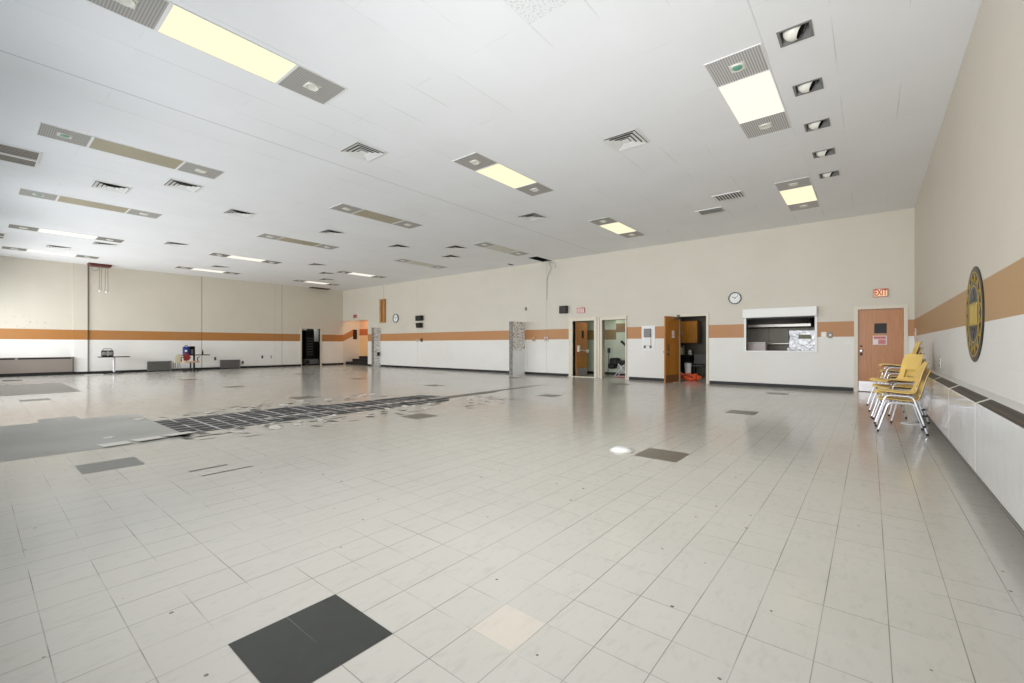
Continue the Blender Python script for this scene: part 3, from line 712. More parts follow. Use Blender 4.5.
# ================================================================== right wall: radiator, emblem
t = thing('radiator_cabinet', 'long white radiator cabinet along the right wall under the round emblem', 'radiator', (0.75, 5.0, 0))
Y0, Y1 = YN + 0.05, 11.2; XF = 0.655
seams = [-0.5, 2.03, 3.56, 5.09, 6.62, 8.15, 9.68]
ys = [Y0] + [s for s in seams if s > Y0] + [Y1]
for a, c in zip(ys, ys[1:]):
    b = nb(); rbox(b, XF, XF + 0.03, a + 0.002, c - 0.002, 0.175, 0.735, 0.006); obj('front_panel', b, 'rad', t)
    b = nb(); g = 0.022
    prism(b, [(XF + 0.006, a + g, 0.733), (XF + 0.084, a + g, 0.774), (XF + 0.084, a + g, 0.762), (XF + 0.006, a + g, 0.721)], (0, c - a - 2 * g, 0)); obj('grille', b, 'rad_grille', t)
b = nb()
for s in ys: prism(b, [(XF + 0.004, s - 0.024, 0.735), (XF + 0.086, s - 0.024, 0.778), (XF + 0.086, s - 0.024, 0.75), (XF + 0.006, s - 0.024, 0.71)], (0, 0.048, 0))
prism(b, [(XF + 0.083, Y0, 0.776), (XR - 0.001, Y0, 0.780), (XR - 0.001, Y0, 0.74), (XF + 0.083, Y0, 0.74)], (0, Y1 - Y0, 0))
obj('top_shelf', b, 'rad_top', t)
b = nb(); box(b, 0.765, XR - 0.001, Y0, Y1, 0.0, 0.18); obj('toe_kick', b, 'toe', t)
b = nb(); box(b, XF + 0.03, XR - 0.001, Y1 - 0.02, Y1, 0.18, 0.74); box(b, XF + 0.03, XR - 0.001, Y0, Y0 + 0.02, 0.18, 0.74); box(b, XF + 0.03, 0.77, Y0, Y1, 0.176, 0.19); obj('end_panel', b, 'rad_top', t)

ey, ez, er = 6.51, 1.515, 0.49; xw = XR - 0.001
t = thing('wall_emblem', 'round black and gold emblem plaque on the right wall', 'plaque', (xw, ey, ez - er))
b = nb(); lathe(b, [(0, -0.010), (er - 0.008, -0.010), (er, -0.006), (er, 0)], (xw, ey, ez), 'x', 64); obj('disc', b, 'emblem', t, smooth=30)
def ring(b, r0, r1, x0, x1, seg=64): lathe(b, [(r0, x1), (r0, x0), (r1, x0), (r1, x1)], (xw, ey, ez), 'x', seg)
b = nb(); ring(b, 0.425, 0.437, -0.013, -0.010); ring(b, 0.285, 0.298, -0.013, -0.010); obj('gold_ring', b, 'gold', t)
for i in range(16):                                      # border of small arches and triangles
    b = nb(); a0 = 2 * math.pi * i / 16; a1 = a0 + 2 * math.pi / 32; a2 = a0 + 2 * math.pi / 16
    P = [(0.318, a0 + 0.05), (0.412, a1), (0.318, a2 - 0.05), (0.375, a1)]
    prism(b, [(xw - 0.014, ey + r * math.cos(a), ez + r * math.sin(a)) for r, a in P], (0.003, 0, 0))
    obj('border_arch', b, 'gold', t)
for i in range(16):
    b = nb(); a = 2 * math.pi * i / 16; c0 = (xw, ey + 0.375 * math.cos(a), ez + 0.375 * math.sin(a)); lathe(b, [(0, -0.013), (0.016, -0.013), (0.017, -0.010)], c0, 'x', 8)
    obj('red_dot', b, 'maroon', t)
b = nb(); lathe(b, [(0, -0.012), (0.283, -0.012), (0.283, -0.009)], (xw, ey, ez), 'x', 48); obj('centre_field', b, 'navy', t)
b = nb(); box(b, xw - 0.016, xw - 0.012, ey - 0.22, ey + 0.22, ez - 0.115, ez - 0.095); box(b, xw - 0.016, xw - 0.012, ey - 0.22, ey + 0.22, ez + 0.095, ez + 0.115)
for i in range(6): box(b, xw - 0.016, xw - 0.012, ey - 0.21 + i * 0.075, ey - 0.21 + i * 0.075 + 0.042, ez - 0.095, ez + 0.095)
obj('centre_bars', b, 'gold', t)
b = nb()
for s in (-1, 1):
    prism(b, [(xw - 0.015, ey - 0.10, ez + s * 0.13), (xw - 0.015, ey, ez + s * 0.25), (xw - 0.015, ey + 0.10, ez + s * 0.13), (xw - 0.015, ey, ez + s * 0.17)], (0.003, 0, 0))
obj('chevron', b, 'emblem', t)
# small boxes on walls
def wall_box(name, label, cat, axis, u, z, hw, hh, dep, m, wallpos, sgn, slots='black', nslot=2):
    """outlet or switch plate: plate with rounded rim, plus slot parts"""
    base = (u, wallpos, z) if axis == 0 else (wallpos, u, z)
    t = thing(name, label, cat, base)
    b = nb(); lo, hi = sorted((wallpos + sgn * 0.001, wallpos + sgn * dep))
    if axis == 0: rbox(b, u - hw, u + hw, lo, hi, z - hh, z + hh, min(0.004, dep / 3), 1)
    else: rbox(b, lo, hi, u - hw, u + hw, z - hh, z + hh, min(0.004, dep / 3), 1)
    obj('plate', b, m, t)
    f0, f1 = sorted((wallpos + sgn * dep, wallpos + sgn * (dep + 0.004)))
    for k in range(nslot):
        zz = z + (k - (nslot - 1) / 2) * hh * 0.9; b = nb()
        if axis == 0: box(b, u - hw * 0.45, u + hw * 0.45, f0, f1, zz - hh * 0.25, zz + hh * 0.25)
        else: box(b, f0, f1, u - hw * 0.45, u + hw * 0.45, zz - hh * 0.25, zz + hh * 0.25)
        obj('slot', b, slots, t)
    return t
wall_box('alarm_box', 'small pinkish white wall box on the right wall by the corner', 'alarm', 1, 13.9, 1.47, 0.10, 0.13, 0.03, 'rosegrey', XR, -1, 'offwhite', 1)
wall_box('power_outlet', 'small outlet on the right wall just above the radiator behind the chairs', 'outlet', 1, 9.37, 0.92, 0.045, 0.075, 0.012, 'offwhite', XR, -1)
wall_box('light_switch', 'pair of white switches between the hatch and the exit door', 'switch', 0, -0.96, 1.465, 0.06, 0.085, 0.015, 'offwhite', YB, -1, 'white', 1)
wall_box('light_switch', 'single grey switch right of the pair beside the exit door', 'switch', 0, -0.82, 1.465, 0.05, 0.085, 0.02, 'cord', YB, -1, 'white', 1)
wall_box('wall_thermostat', 'brown thermostat box on the tan band right of the far speckled partition', 'thermostat', 0, -10.60, 1.44, 0.075, 0.085, 0.04, 'tanfab', YB, -1, 'brown', 1)
wall_box('wall_thermostat', 'pale thermostat box on the tan band below the hanging wire', 'thermostat', 0, -9.98, 1.44, 0.09, 0.085, 0.04, 'rosegrey', YB, -1, 'brown', 1)
wall_box('power_outlet', 'pinkish outlet under the black wall speakers, left of two', 'outlet', 0, -18.0, 1.43, 0.06, 0.065, 0.02, 'rosegrey', YB, -1, 'brown', 1)
wall_box('power_outlet', 'brown outlet under the black wall speakers, right of two', 'outlet', 0, -17.66, 1.45, 0.08, 0.085, 0.03, 'brown', YB, -1, 'black', 1)
wall_box('sensor_box', 'tiny dark box high on the back wall above the far speckled partition', 'sensor', 0, -11.0, 2.69, 0.035, 0.06, 0.05, 'darkgrey', YB, -1, 'offwhite', 1)
wall_box('power_outlet', 'dark outlet on the left wall right of the table with blue bag', 'outlet', 1, 7.62, 0.52, 0.045, 0.08, 0.012, 'darkgrey', XL, 1)
wall_box('power_outlet', 'dark outlet on the left wall below the two small ones near the corner', 'outlet', 1, 8.86, 0.30, 0.045, 0.07, 0.012, 'darkgrey', XL, 1)
wall_box('power_outlet', 'dark outlet on the left wall, left of the pair before the third joint', 'outlet', 1, 9.8, 0.56, 0.045, 0.08, 0.012, 'darkgrey', XL, 1)
wall_box('power_outlet', 'pale outlet with dark slots on the left wall before the third joint', 'outlet', 1, 10.25, 0.56, 0.045, 0.09, 0.012, 'offwhite', XL, 1)

wall_box('power_outlet', 'tiny white outlet pair low beside the brown exit door under the switches', 'outlet', 0, -0.45, 1.26, 0.075, 0.03, 0.012, 'white', YB, -1, 'offwhite', 1)
wall_box('power_outlet', 'tiny white plate on the white wall left of the vestibule doorways', 'outlet', 0, -9.16, 1.26, 0.035, 0.035, 0.012, 'white', YB, -1, 'offwhite', 1)
wall_box('power_outlet', 'tiny white plate on the white wall right of the vestibule doorways', 'outlet', 0, -6.42, 1.25, 0.035, 0.035, 0.012, 'white', YB, -1, 'offwhite', 1)

# ================================================================== yellow stacking chairs
def make_chair():
    """local frame: front of the seat faces -x, feet on z = 0"""
    t = thing('stacking_chair', '', 'chair', (0, 0, 0), 'yellow stacking chairs by the right wall')
    prof = [(-0.235, 0.418, 0.20), (-0.228, 0.436, 0.212), (-0.20, 0.444, 0.218), (-0.12, 0.440, 0.222), (-0.03, 0.430, 0.222), (0.06, 0.424, 0.218), (0.12, 0.428, 0.212),
            (0.158, 0.448, 0.206), (0.180, 0.490, 0.200), (0.196, 0.545, 0.198), (0.212, 0.61, 0.200), (0.228, 0.68, 0.202), (0.246, 0.75, 0.200), (0.264, 0.80, 0.192), (0.280, 0.835, 0.178), (0.298, 0.852, 0.150)]
    nv = 14; b = nb(); top = []; bot = []
    for i, (x, z, hw) in enumerate(prof):
        x0, z0 = prof[max(i - 1, 0)][:2]; x1, z1 = prof[min(i + 1, len(prof) - 1)][:2]
        nx, nz = -(z1 - z0), (x1 - x0); L = math.hypot(nx, nz); nx /= L; nz /= L
        rt, rb = [], []
        for j in range(nv + 1):
            u = -1 + 2 * j / nv; y = hw * u
            lift = 0.022 * abs(u) ** 3                        # dished: sides curl up / forward
            px, pz = x + nx * lift, z + nz * lift
            rt.append(b.verts.new((px, y, pz))); rb.append(b.verts.new((px - nx * 0.007, y, pz - nz * 0.007)))
        top.append(rt); bot.append(rb)
    hole = lambda i, j: i in (8, 9) and 3 <= j <= nv - 4
    n = len(prof) - 1
    for i in range(n):
        for j in range(nv):
            if hole(i, j): continue
            b.faces.new((top[i][j], top[i][j + 1], top[i + 1][j + 1], top[i + 1][j])).material_index = 0
            b.faces.new((bot[i][j], bot[i + 1][j], bot[i + 1][j + 1], bot[i][j + 1])).material_index = 1
            for di, dj, e in ((-1, 0, ((i, j), (i, j + 1))), (1, 0, ((i + 1, j), (i + 1, j + 1))), (0, -1, ((i, j), (i + 1, j))), (0, 1, ((i, j + 1), (i + 1, j + 1)))):
                a, c = i + di, j + dj
                if not (0 <= a < n and 0 <= c < nv) or hole(a, c):
                    (p, q), (r, s) = e
                    b.faces.new((top[p][q], top[r][s], bot[r][s], bot[p][q])).material_index = 0
    bmesh.ops.recalc_face_normals(b, faces=b.faces)
    obj('seat_shell', b, ['yellow', 'yellow_dk'], t, smooth=50)
    for s in (-1, 1):
        pts = rounded([(-0.27, s * 0.235, 0.02), (-0.155, s * 0.215, 0.412), (0.125, s * 0.215, 0.402), (0.235, s * 0.235, 0.02)], 0.06, 5)
        b = nb(); tube(b, pts, 0.011, 10); f = obj('leg_frame', b, 'chrome', t, smooth=50)
        for q in (pts[0], pts[-1]):
            b = nb(); lathe(b, [(0.0, -0.02), (0.014, -0.02), (0.014, 0.008), (0.011, 0.012)], q, 'z', 12); obj('foot_cap', b, 'black', f, smooth=40)
    b = nb()
    for x, z in ((-0.12, 0.408), (0.10, 0.398)): tube(b, [(x, -0.215, z), (x, 0.215, z)], 0.009, 8)
    obj('crossbar', b, 'chrome', t, smooth=50)
    return t
proto = make_chair(); first = True
def stack(x, y, rz, n, where, names, step=0.03):
    global first
    for k in range(n):
        dx = -step * k
        loc = (x + dx * math.cos(rz), y + dx * math.sin(rz), 0.10 * k + 0.0)
        if first: o = proto; o.location = loc; o.rotation_euler = (0, 0, rz); o['label'] = '%s yellow chair in the %s' % (names[k], where); first = False
        else: dup(proto, loc, (0, 0, rz), '%s yellow chair in the %s' % (names[k], where))
stack(0.345, 8.19, R(2), 2, 'low stack nearest the camera', ['bottom', 'top'])
stack(0.37, 9.28, R(30), 3, 'middle stack of three', ['bottom', 'second', 'top'])
stack(0.44, 10.25, R(4), 5, 'tall stack nearest the exit door', ['bottom', 'second', 'third', 'fourth', 'top'], 0.014)
t = thing('floor_disc', 'flat white disc lying on the floor under the yellow chairs', 'disc', (0.48, 9.02, 0))
b = nb(); lathe(b, [(0, 0.012), (0.10, 0.012), (0.115, 0.008), (0.12, 0.001)], (0.48, 9.02, 0), 'z', 32); obj('plate', b, 'white', t, smooth=30)

# things lying on the floor
t = thing('light_cover', 'round white domed cover lying on the floor beside a brown tile inset', 'cover', (-2.19, 4.66, 0))
b = nb(); lathe(b, [(0, 0.045), (0.05, 0.042), (0.09, 0.03), (0.115, 0.012), (0.118, 0.003)], (-2.19, 4.66, 0), 'z', 36); obj('dome', b, 'white', t, smooth=60)
b = nb(); lathe(b, [(0.112, 0.002), (0.13, 0.002), (0.132, 0.010), (0.116, 0.014)], (-2.19, 4.66, 0), 'z', 36); obj('rim', b, 'offwhite', t, smooth=40)
placed = []
def spot(x0, x1, y0, y1, r):
    for k in range(200):
        x, y = random.uniform(x0, x1), random.uniform(y0, y1)
        if all((x - a) ** 2 + (y - b) ** 2 > (r + c + 0.01) ** 2 for a, b, c in placed): break
    placed.append((x, y, r)); return x, y
def scrap(x, y, r, tilt, rz, label, group, n=None):
    n = n or random.choice((3, 4, 4, 5)); b = nb(); a0 = random.uniform(0, 6)
    P = [(r * random.uniform(.6, 1) * math.cos(a0 + 2 * math.pi * i / n), r * random.uniform(.6, 1) * math.sin(a0 + 2 * math.pi * i / n), 0) for i in range(n)]
    prism(b, P, (0, 0, 0.004))
    m = Matrix.Rotation(rz, 4, 'Z') @ Matrix.Rotation(tilt, 4, 'X'); bmesh.ops.transform(b, matrix=m, verts=b.verts)
    zmin = min(v.co.z for v in b.verts); bmesh.ops.translate(b, verts=b.verts, vec=(0, 0, 0.0016 - zmin))
    me_o = obj('tile_scrap', b, 'scrap'); me_o.location = (x, y, 0); tag(me_o, label, 'tile scrap', group)
for i in range(22):
    rr = random.uniform(0.05, 0.13); sx, sy = spot(-7.05, -6.45, 2.2, 5.6, rr)
    scrap(sx, sy, rr, R(random.uniform(3, 14)), random.uniform(0, 6), 'broken pale tile scrap on the near side of the black strip', 'tile scraps on the near side of the strip')
for i in range(16):
    rr = random.uniform(0.06, 0.14); sx, sy = spot(-9.4, -8.85, 2.6, 6.2, rr)
    scrap(sx, sy, rr, R(random.uniform(3, 12)), random.uniform(0, 6), 'broken pale tile scrap on the far side of the black strip', 'tile scraps on the far side of the strip')
for i in range(10):
    rr = random.uniform(0.06, 0.12); sx, sy = spot(-7.0, -6.2, 5.9, 7.6, rr)
    scrap(sx, sy, rr, R(random.uniform(3, 12)), random.uniform(0, 6), 'broken pale tile scrap around the right end of the black strip', 'tile scraps at the right end of the strip')
scrap(-7.62, 1.12, 0.09, R(2), 0.3, 'small pale tile scrap alone on the bare grey subfloor', None)
scrap(-9.15, 1.70, 0.10, R(2), 0.9, 'pale tile scrap at the back edge of the bare grey subfloor', None)
# buckled tiles at the corner of the grey patch
for k, (x, y, rz, tl, s, lab) in enumerate(((-7.06, 1.09, 0.06, 1.5, 0.135, 'left'), (-7.10, 1.41, 0.10, 3.0, 0.14, 'middle'), (-7.14, 1.75, 0.16, 5.0, 0.15, 'right'))):
    b = nb(); prism(b, [(-s, -s, 0), (s, -s * 0.9, 0), (s * 0.95, s, 0), (-s * 0.9, s * 1.05, 0)], (0, 0, 0.005))
    m = Matrix.Rotation(rz, 4, 'Z') @ Matrix.Rotation(-R(tl), 4, 'Y'); bmesh.ops.transform(b, matrix=m, verts=b.verts)
    zm = min(v.co.z for v in b.verts); bmesh.ops.translate(b, verts=b.verts, vec=(0, 0, 0.0018 - zm))
    o = obj('buckled_tile', b, 'scrap'); o.location = (x, y, 0)
    tag(o, '%s one of three buckled tiles at the corner of the bare grey patch' % lab, 'floor tile', 'buckled tiles')
t = obj('paper_sheet', (lambda b: (quad(b, ((-24.35, 2.85, 0.002), (-23.95, 2.8, 0.002), (-23.9, 3.35, 0.002), (-24.3, 3.4, 0.002))), b)[1])(nb()), 'white')
tag(t, 'pale flat sheet on the floor in front of the table with the radio', 'sheet')

# ================================================================== back wall things
def exit_sign(x, z, w_, h_, y, face, letters, label):
    t = thing('exit_sign', label, 'exit sign', (x, y, z - h_ / 2))
    b = nb(); rbox(b, x - w_ / 2, x + w_ / 2, y - 0.055, y - 0.001, z - h_ / 2, z + h_ / 2, 0.006, 1); obj('housing', b, 'pink', t)
    b = nb(); box(b, x - w_ / 2 + 0.018, x + w_ / 2 - 0.018, y - 0.058, y - 0.055, z - h_ / 2 + 0.018, z + h_ / 2 - 0.018); obj('face', b, face, t)
    b = text_bm('EXIT', h_ * 1.02, Matrix.Translation((x, y - 0.060, z)) @ Matrix.Rotation(R(90), 4, 'X') @ Matrix.Diagonal((w_ / (h_ * 2.45), 1, 1, 1)), 0.003); obj('lettering', b, letters, t)
exit_sign(0.205, 2.51, 0.29, 0.205, YB, 'sign_glow', 'red', 'red lettered exit sign above the brown exit door')
exit_sign(-8.41, 2.50, 0.33, 0.20, YB, 'rosewhite', 'pink', 'faded pink exit sign above the left vestibule doorway')
exit_sign(-23.77, 2.90, 0.34, 0.20, YB, 'pink', 'maroon', 'small pink exit sign above the orange stairwell opening')
def clock(x, z, r, label):
    t = thing('wall_clock', label, 'clock', (x, YB, z))
    y = YB - 0.001
    b = nb(); lathe(b, [(r * 0.88, -0.02), (r * 0.9, -0.05), (r, -0.045), (r, 0)], (x, y, z), 'y', 40); obj('rim', b, 'black', t, smooth=40)
    b = nb(); lathe(b, [(0, -0.022), (r * 0.9, -0.022), (r * 0.9, -0.001)], (x, y, z), 'y', 40); obj('face', b, 'white', t)
    for k in range(12):
        a = 2 * math.pi * k / 12; b = nb(); c = Vector((x + r * 0.76 * math.sin(a), y - 0.024, z + r * 0.76 * math.cos(a)))
        box(b, c.x - r * 0.03, c.x + r * 0.03, c.y, c.y + 0.003, c.z - r * 0.05, c.z + r * 0.05); obj('hour_mark', b, 'darkgrey', t)
    for a, L, wd in ((R(52), 0.66, 0.03), (R(-62), 0.5, 0.045)):
        b = nb(); box(b, -r * wd, r * wd, 0, 0.003, -r * 0.1, r * L); merge_m = Matrix.Translation((x, y - 0.03, z)) @ Matrix.Rotation(a, 4, 'Y')
        bmesh.ops.transform(b, matrix=merge_m, verts=b.verts); obj('hand', b, 'black', t)
clock(-3.135, 2.60, 0.175, 'round white wall clock between the kitchen door and the hatch')
clock(-19.8, 2.635, 0.235, 'round white wall clock left of the black wall speakers')
def speaker(x0, x1, z0, z1, dep, label, tilt=0, m='black'):
    t = thing('wall_speaker', label, 'speaker', ((x0 + x1) / 2, YB, z0))
    b = nb(); y1 = YB - 0.04; rbox(b, x0, x1, y1 - dep, y1, z0, z1, 0.008, 1)
    c = Vector(((x0 + x1) / 2, y1, (z0 + z1) / 2))
    mt = Matrix.Translation(c) @ Matrix.Rotation(R(tilt), 4, 'X') @ Matrix.Translation(-c); bmesh.ops.transform(b, matrix=mt, verts=b.verts); obj('cabinet', b, m, t)
    b = nb(); box(b, x0 + 0.025, x1 - 0.025, y1 - dep - 0.006, y1 - dep, z0 + 0.025, z1 - 0.025); bmesh.ops.transform(b, matrix=mt, verts=b.verts); obj('cloth_grille', b, 'brownblack', t)
    b = nb(); box(b, c.x - 0.05, c.x + 0.05, YB - 0.07, YB - 0.001, c.z - 0.05, c.z + 0.05); obj('bracket', b, 'offwhite', t)
speaker(-17.95, -17.50, 2.43, 2.69, 0.15, 'square black wall speaker, upper of two on the back wall')
speaker(-17.88, -17.56, 2.10, 2.34, 0.18, 'black wall speaker tilted down, lower of two on the back wall', 12)
speaker(-9.29, -8.96, 2.41, 2.70, 0.12, 'brown black box speaker beside the faded exit sign', 0, 'brownblack')
# tall wooden panel with conduit
t = thing('wooden_panel', 'tall narrow bowed wooden panel hung high on the back wall left of the clock', 'panel', (-20.95, YB, 2.46))
b = nb(); P = []
for s in (-1, 1):
    x = -20.95 + s * 0.13
    prism(b, [(x - 0.11, YB - 0.002, 2.46), (x + 0.11, YB - 0.002, 2.46), (x + 0.11, YB - 0.10, 2.46), (x - 0.11, YB - 0.10, 2.46)], (-0.0, 0, 1.26))
obj('side_board', b, 'plaque', t)
b = nb(); box(b, -20.99, -20.91, YB - 0.115, YB - 0.002, 2.5, 3.70); obj('centre_strip', b, 'plaque_dark', t)
b = nb(); box(b, -21.2, -20.70, YB - 0.12, YB - 0.002, 3.69, 3.73); box(b, -21.2, -20.70, YB - 0.12, YB - 0.002, 2.44, 2.48); obj('end_cap', b, 'plaque', t)
b = nb(); tube(b, [(-20.95, YB - 0.02, 3.73), (-20.95, YB - 0.02, ZC)], 0.018); tag(obj('conduit_pipe', b, 'offwhite', None, (-20.95, YB - 0.02, 3.73)), 'thin pale conduit rising from the wooden panel to the ceiling', 'pipe')
b = nb(); tube(b, rounded([(-9.78, 14.30, ZC + 0.3), (-9.80, 14.30, 4.45), (-9.70, 14.38, 4.25), (-9.86, 14.40, 4.02), (-9.95, 14.425, 3.8), (-9.96, 14.428, 3.0)], 0.12), 0.008, 6)
tube(b, rounded([(-9.85, 14.1, ZC + 0.3), (-9.72, 14.25, 4.40), (-9.52, 14.38, 4.42), (-9.55, 14.40, 4.2)], 0.1), 0.007, 6)
tag(obj('hanging_wire', b, 'cord', None, (-9.85, 14.3, 4.5)), 'loose wires hanging from the open ceiling hole down the back wall', 'wire')
# speckled partitions standing out from the wall
def partition(x, y0, h_, label, lower, th=0.11):
    t = thing('wing_partition', label, 'partition', (x, (y0 + YB) / 2, 0))
    z = 0.97 if lower else 0.02
    b = nb(); box(b, x - th / 2, x + th / 2, y0 + 0.03, YB - 0.001, z, h_); obj('panel', b, 'speck', t)
    if lower:
        b = nb(); box(b, x - th / 2 - 0.004, x + th / 2 + 0.004, y0 + 0.03, YB - 0.001, 0.001, z); obj('lower_panel', b, 'panelgrey', t, label='smooth pale lower panel')
    b = nb(); box(b, x - th / 2 - 0.006, x + th / 2 + 0.006, y0, y0 + 0.03, 0.001, h_); obj('end_post', b, 'speckd', t, label='dark speckled edge')
    return t
partition(-11.14, 13.6, 2.14, 'speckled grey partition with smooth lower half standing out from back wall', True, 0.14)
t = partition(-21.32, 13.98, 2.16, 'speckled grey partition with black handle beside the stairwell opening', False, 0.16)
b = nb(); rbox(b, -21.235, -21.18, 14.22, 14.36, 0.60, 0.80, 0.008, 1); obj('handle', b, 'black', t)
# white board with holder between the vestibule and the kitchen
t = thing('wall_dispenser', 'grey and white holder on a white backing board left of the kitchen door', 'dispenser', (-5.81, YB, 1.07))
b = nb(); box(b, -6.04, -5.58, YB - 0.012, YB - 0.001, 1.0, 1.85); obj('backing_board', b, 'white', t)
b = nb(); rbox(b, -5.94, -5.71, YB - 0.09, YB - 0.012, 1.46, 1.75, 0.01, 1); obj('grey_housing', b, 'grey', t)
b = nb(); rbox(b, -5.94, -5.71, YB - 0.07, YB - 0.012, 1.19, 1.455, 0.008, 1); obj('paper_box', b, 'white', t)
b = nb(); box(b, -5.95, -5.90, YB - 0.05, YB - 0.012, 1.09, 1.18); box(b, -5.75, -5.70, YB - 0.05, YB - 0.012, 1.09, 1.18); obj('clip', b, 'darkgrey', t)

# stairwell notice
t = thing('notice_board', 'narrow black notice board on the white stairwell wall', 'notice', (XL, 15.3, 1.55))
b = nb(); box(b, XL + 0.001, XL + 0.02, 15.12, 15.38, 1.56, 2.16); obj('board', b, 'black', t)
b = nb()
for k in range(5): box(b, XL + 0.02, XL + 0.023, 15.17, 15.33 - 0.03 * (k % 2), 1.64 + k * 0.1, 1.67 + k * 0.1)
obj('printed_lines', b, 'maroon', t)
b = nb(); tube(b, rounded([(-22.62, 14.75, 0.17), (-22.62, 14.75, 1.0), (-22.62, 15.5, 1.45)], 0.05), 0.02, 8); tag(obj('handrail', b, 'plaque_dark', None, (-22.62, 14.75, 0.17)), 'thin brown handrail at the right of the stairwell steps', 'handrail')

# vestibule: black padded frame
t = thing('exercise_frame', 'black padded frame with crossed silver legs in the right vestibule doorway', 'equipment', (-7.35, 15.3, 0))
b = nb(); rbox(b, -7.62, -7.28, 15.1, 15.5, 0.42, 0.72, 0.09, 3); rbox(b, -7.34, -6.75, 15.12, 15.5, 0.46, 0.62, 0.06, 3); rbox(b, -7.66, -7.4, 15.1, 15.45, 0.30, 0.52, 0.08, 3); obj('seat_pad', b, 'black', t, smooth=50)
b = nb()
for s in (15.14, 15.46):
    tube(b, [(-7.42, s, 0.02), (-6.98, s, 0.5)], 0.018); tube(b, [(-6.8, s, 0.02), (-7.25, s, 0.5)], 0.018)
tube(b, [(-7.42, 15.14, 0.03), (-7.42, 15.46, 0.03)], 0.016); tube(b, [(-6.8, 15.14, 0.03), (-6.8, 15.46, 0.03)], 0.016)
obj('crossed_legs', b, 'chrome', t, smooth=50)
b = nb(); tube(b, rounded([(-6.95, 15.3, 0.55), (-6.90, 15.3, 1.05), (-7.12, 15.3, 1.28)], 0.08), 0.024); tube(b, [(-7.2, 15.3, 1.34), (-7.0, 15.3, 1.17)], 0.045); obj('handle_arm', b, 'black', t, smooth=50)
b = nb(); box(b, -7.35, -6.72, 15.08, 15.52, 0.018, 0.05); obj('base_bar', b, 'signpink', t)
b = nb(); tube(b, [(-7.72, 15.25, 0.01), (-7.70, 15.3, 0.92)], 0.014); b2 = nb(); box(b2, -7.74, -7.66, 15.26, 15.34, 0.9, 1.08); merge(b, b2)
tag(obj('broom', b, 'black', None, (-7.72, 15.25, 0)), 'thin dark upright stick left of the black padded frame', 'stick')

# kitchen things seen through the door and the hatch
def cabinet(x0, x1, y0, y1, z0, z1, label):
    t = thing('kitchen_cabinet', label, 'cabinet', ((x0 + x1) / 2, (y0 + y1) / 2, z0))
    b = nb(); box(b, x0, x1, y0, y1, z0, z1); obj('body', b, 'plaque_dark', t)
    n = 2; wd = (x1 - x0) / n
    for k in range(n):
        b = nb(); rbox(b, x0 + wd * k + 0.015, x0 + wd * (k + 1) - 0.015, y0 - 0.02, y0 - 0.001, z0 + 0.02, z1 - 0.02, 0.006, 1); d = obj('door', b, 'oak2', t)
        b = nb(); xx = x0 + wd * (k + (0.88 if k == 0 else 0.12)); tube(b, [(xx, y0 - 0.035, z0 + 0.3), (xx, y0 - 0.035, z0 + 0.46)], 0.009, 6); obj('handle', b, 'chrome', d)
    return t
cabinet(-6.28, -5.02, 17.2, 17.6, 1.26, 2.12, 'golden oak kitchen wall cabinet seen through the kitchen doorway')
t = thing('kitchen_counter', 'dark kitchen counter under the oak wall cabinet', 'counter', (-5.5, 17.6, 0))
b = nb(); box(b, -6.28, -4.8, 17.22, 18.18, 0.78, 0.82); obj('worktop', b, 'black', t)
b = nb(); box(b, -6.26, -5.35, 17.3, 18.18, 0.001, 0.78); obj('base_cabinet', b, 'brownblack', t)
b = nb(); tube(b, [(-4.85, 17.28, 0.001), (-4.85, 17.28, 0.78)], 0.02); obj('leg', b, 'black', t)
t = thing('jar', 'small bright jar on the dark kitchen counter', 'jar', (-5.35, 17.4, 0.82))
b = nb(); lathe(b, [(0, 0.001), (0.06, 0.001), (0.065, 0.02), (0.065, 0.14), (0.04, 0.18)], (-5.35, 17.4, 0.82), 'z', 20); obj('body', b, 'white', t, smooth=40)
b = nb(); lathe(b, [(0.045, 0.18), (0.045, 0.22), (0, 0.225)], (-5.35, 17.4, 0.82), 'z', 20); obj('lid', b, 'gold', t)
t = thing('carton', 'pale carton at the left on the dark kitchen counter', 'carton', (-5.75, 17.4, 0.82))
b = nb(); box(b, -5.85, -5.58, 17.32, 17.52, 0.821, 1.12); obj('body', b, 'cream', t); b = nb(); prism(b, [(-5.85, 17.32, 1.12), (-5.85, 17.52, 1.12), (-5.85, 17.42, 1.2)], (0.27, 0, 0)); obj('top_flap', b, 'white', t)
t = thing('kitchen_chair', 'dark grey chair in the dim kitchen doorway', 'chair', (-4.85, 16.7, 0))
b = nb(); rbox(b, -5.08, -4.62, 16.5, 16.92, 0.43, 0.46, 0.01, 1); obj('seat', b, 'darkgrey', t)
b = nb(); rbox(b, -5.06, -4.64, 16.90, 16.94, 0.50, 0.86, 0.015, 2); obj('backrest', b, 'darkgrey', t)
for x, y in ((-5.06, 16.52), (-4.64, 16.52), (-5.06, 16.92), (-4.64, 16.92)):
    b = nb(); tube(b, [(x, y, 0.001), (x, y, 0.45 if y < 16.7 else 0.6)], 0.012); obj('leg', b, 'steel', t)
t = thing('waste_bin', 'tall pale bin behind the orange cloth in the kitchen doorway', 'bin', (-4.98, 15.95, 0))
b = nb(); lathe(b, [(0, 0.001), (0.09, 0.001), (0.115, 0.56), (0.11, 0.56), (0.09, 0.02)], (-4.98, 15.95, 0), 'z', 20); obj('body', b, 'panelgrey', t, smooth=40)
b = nb(); lathe(b, [(0.11, 0.56), (0.122, 0.56), (0.122, 0.59), (0.11, 0.59)], (-4.98, 15.95, 0), 'z', 20); obj('rim', b, 'darkgrey', t)
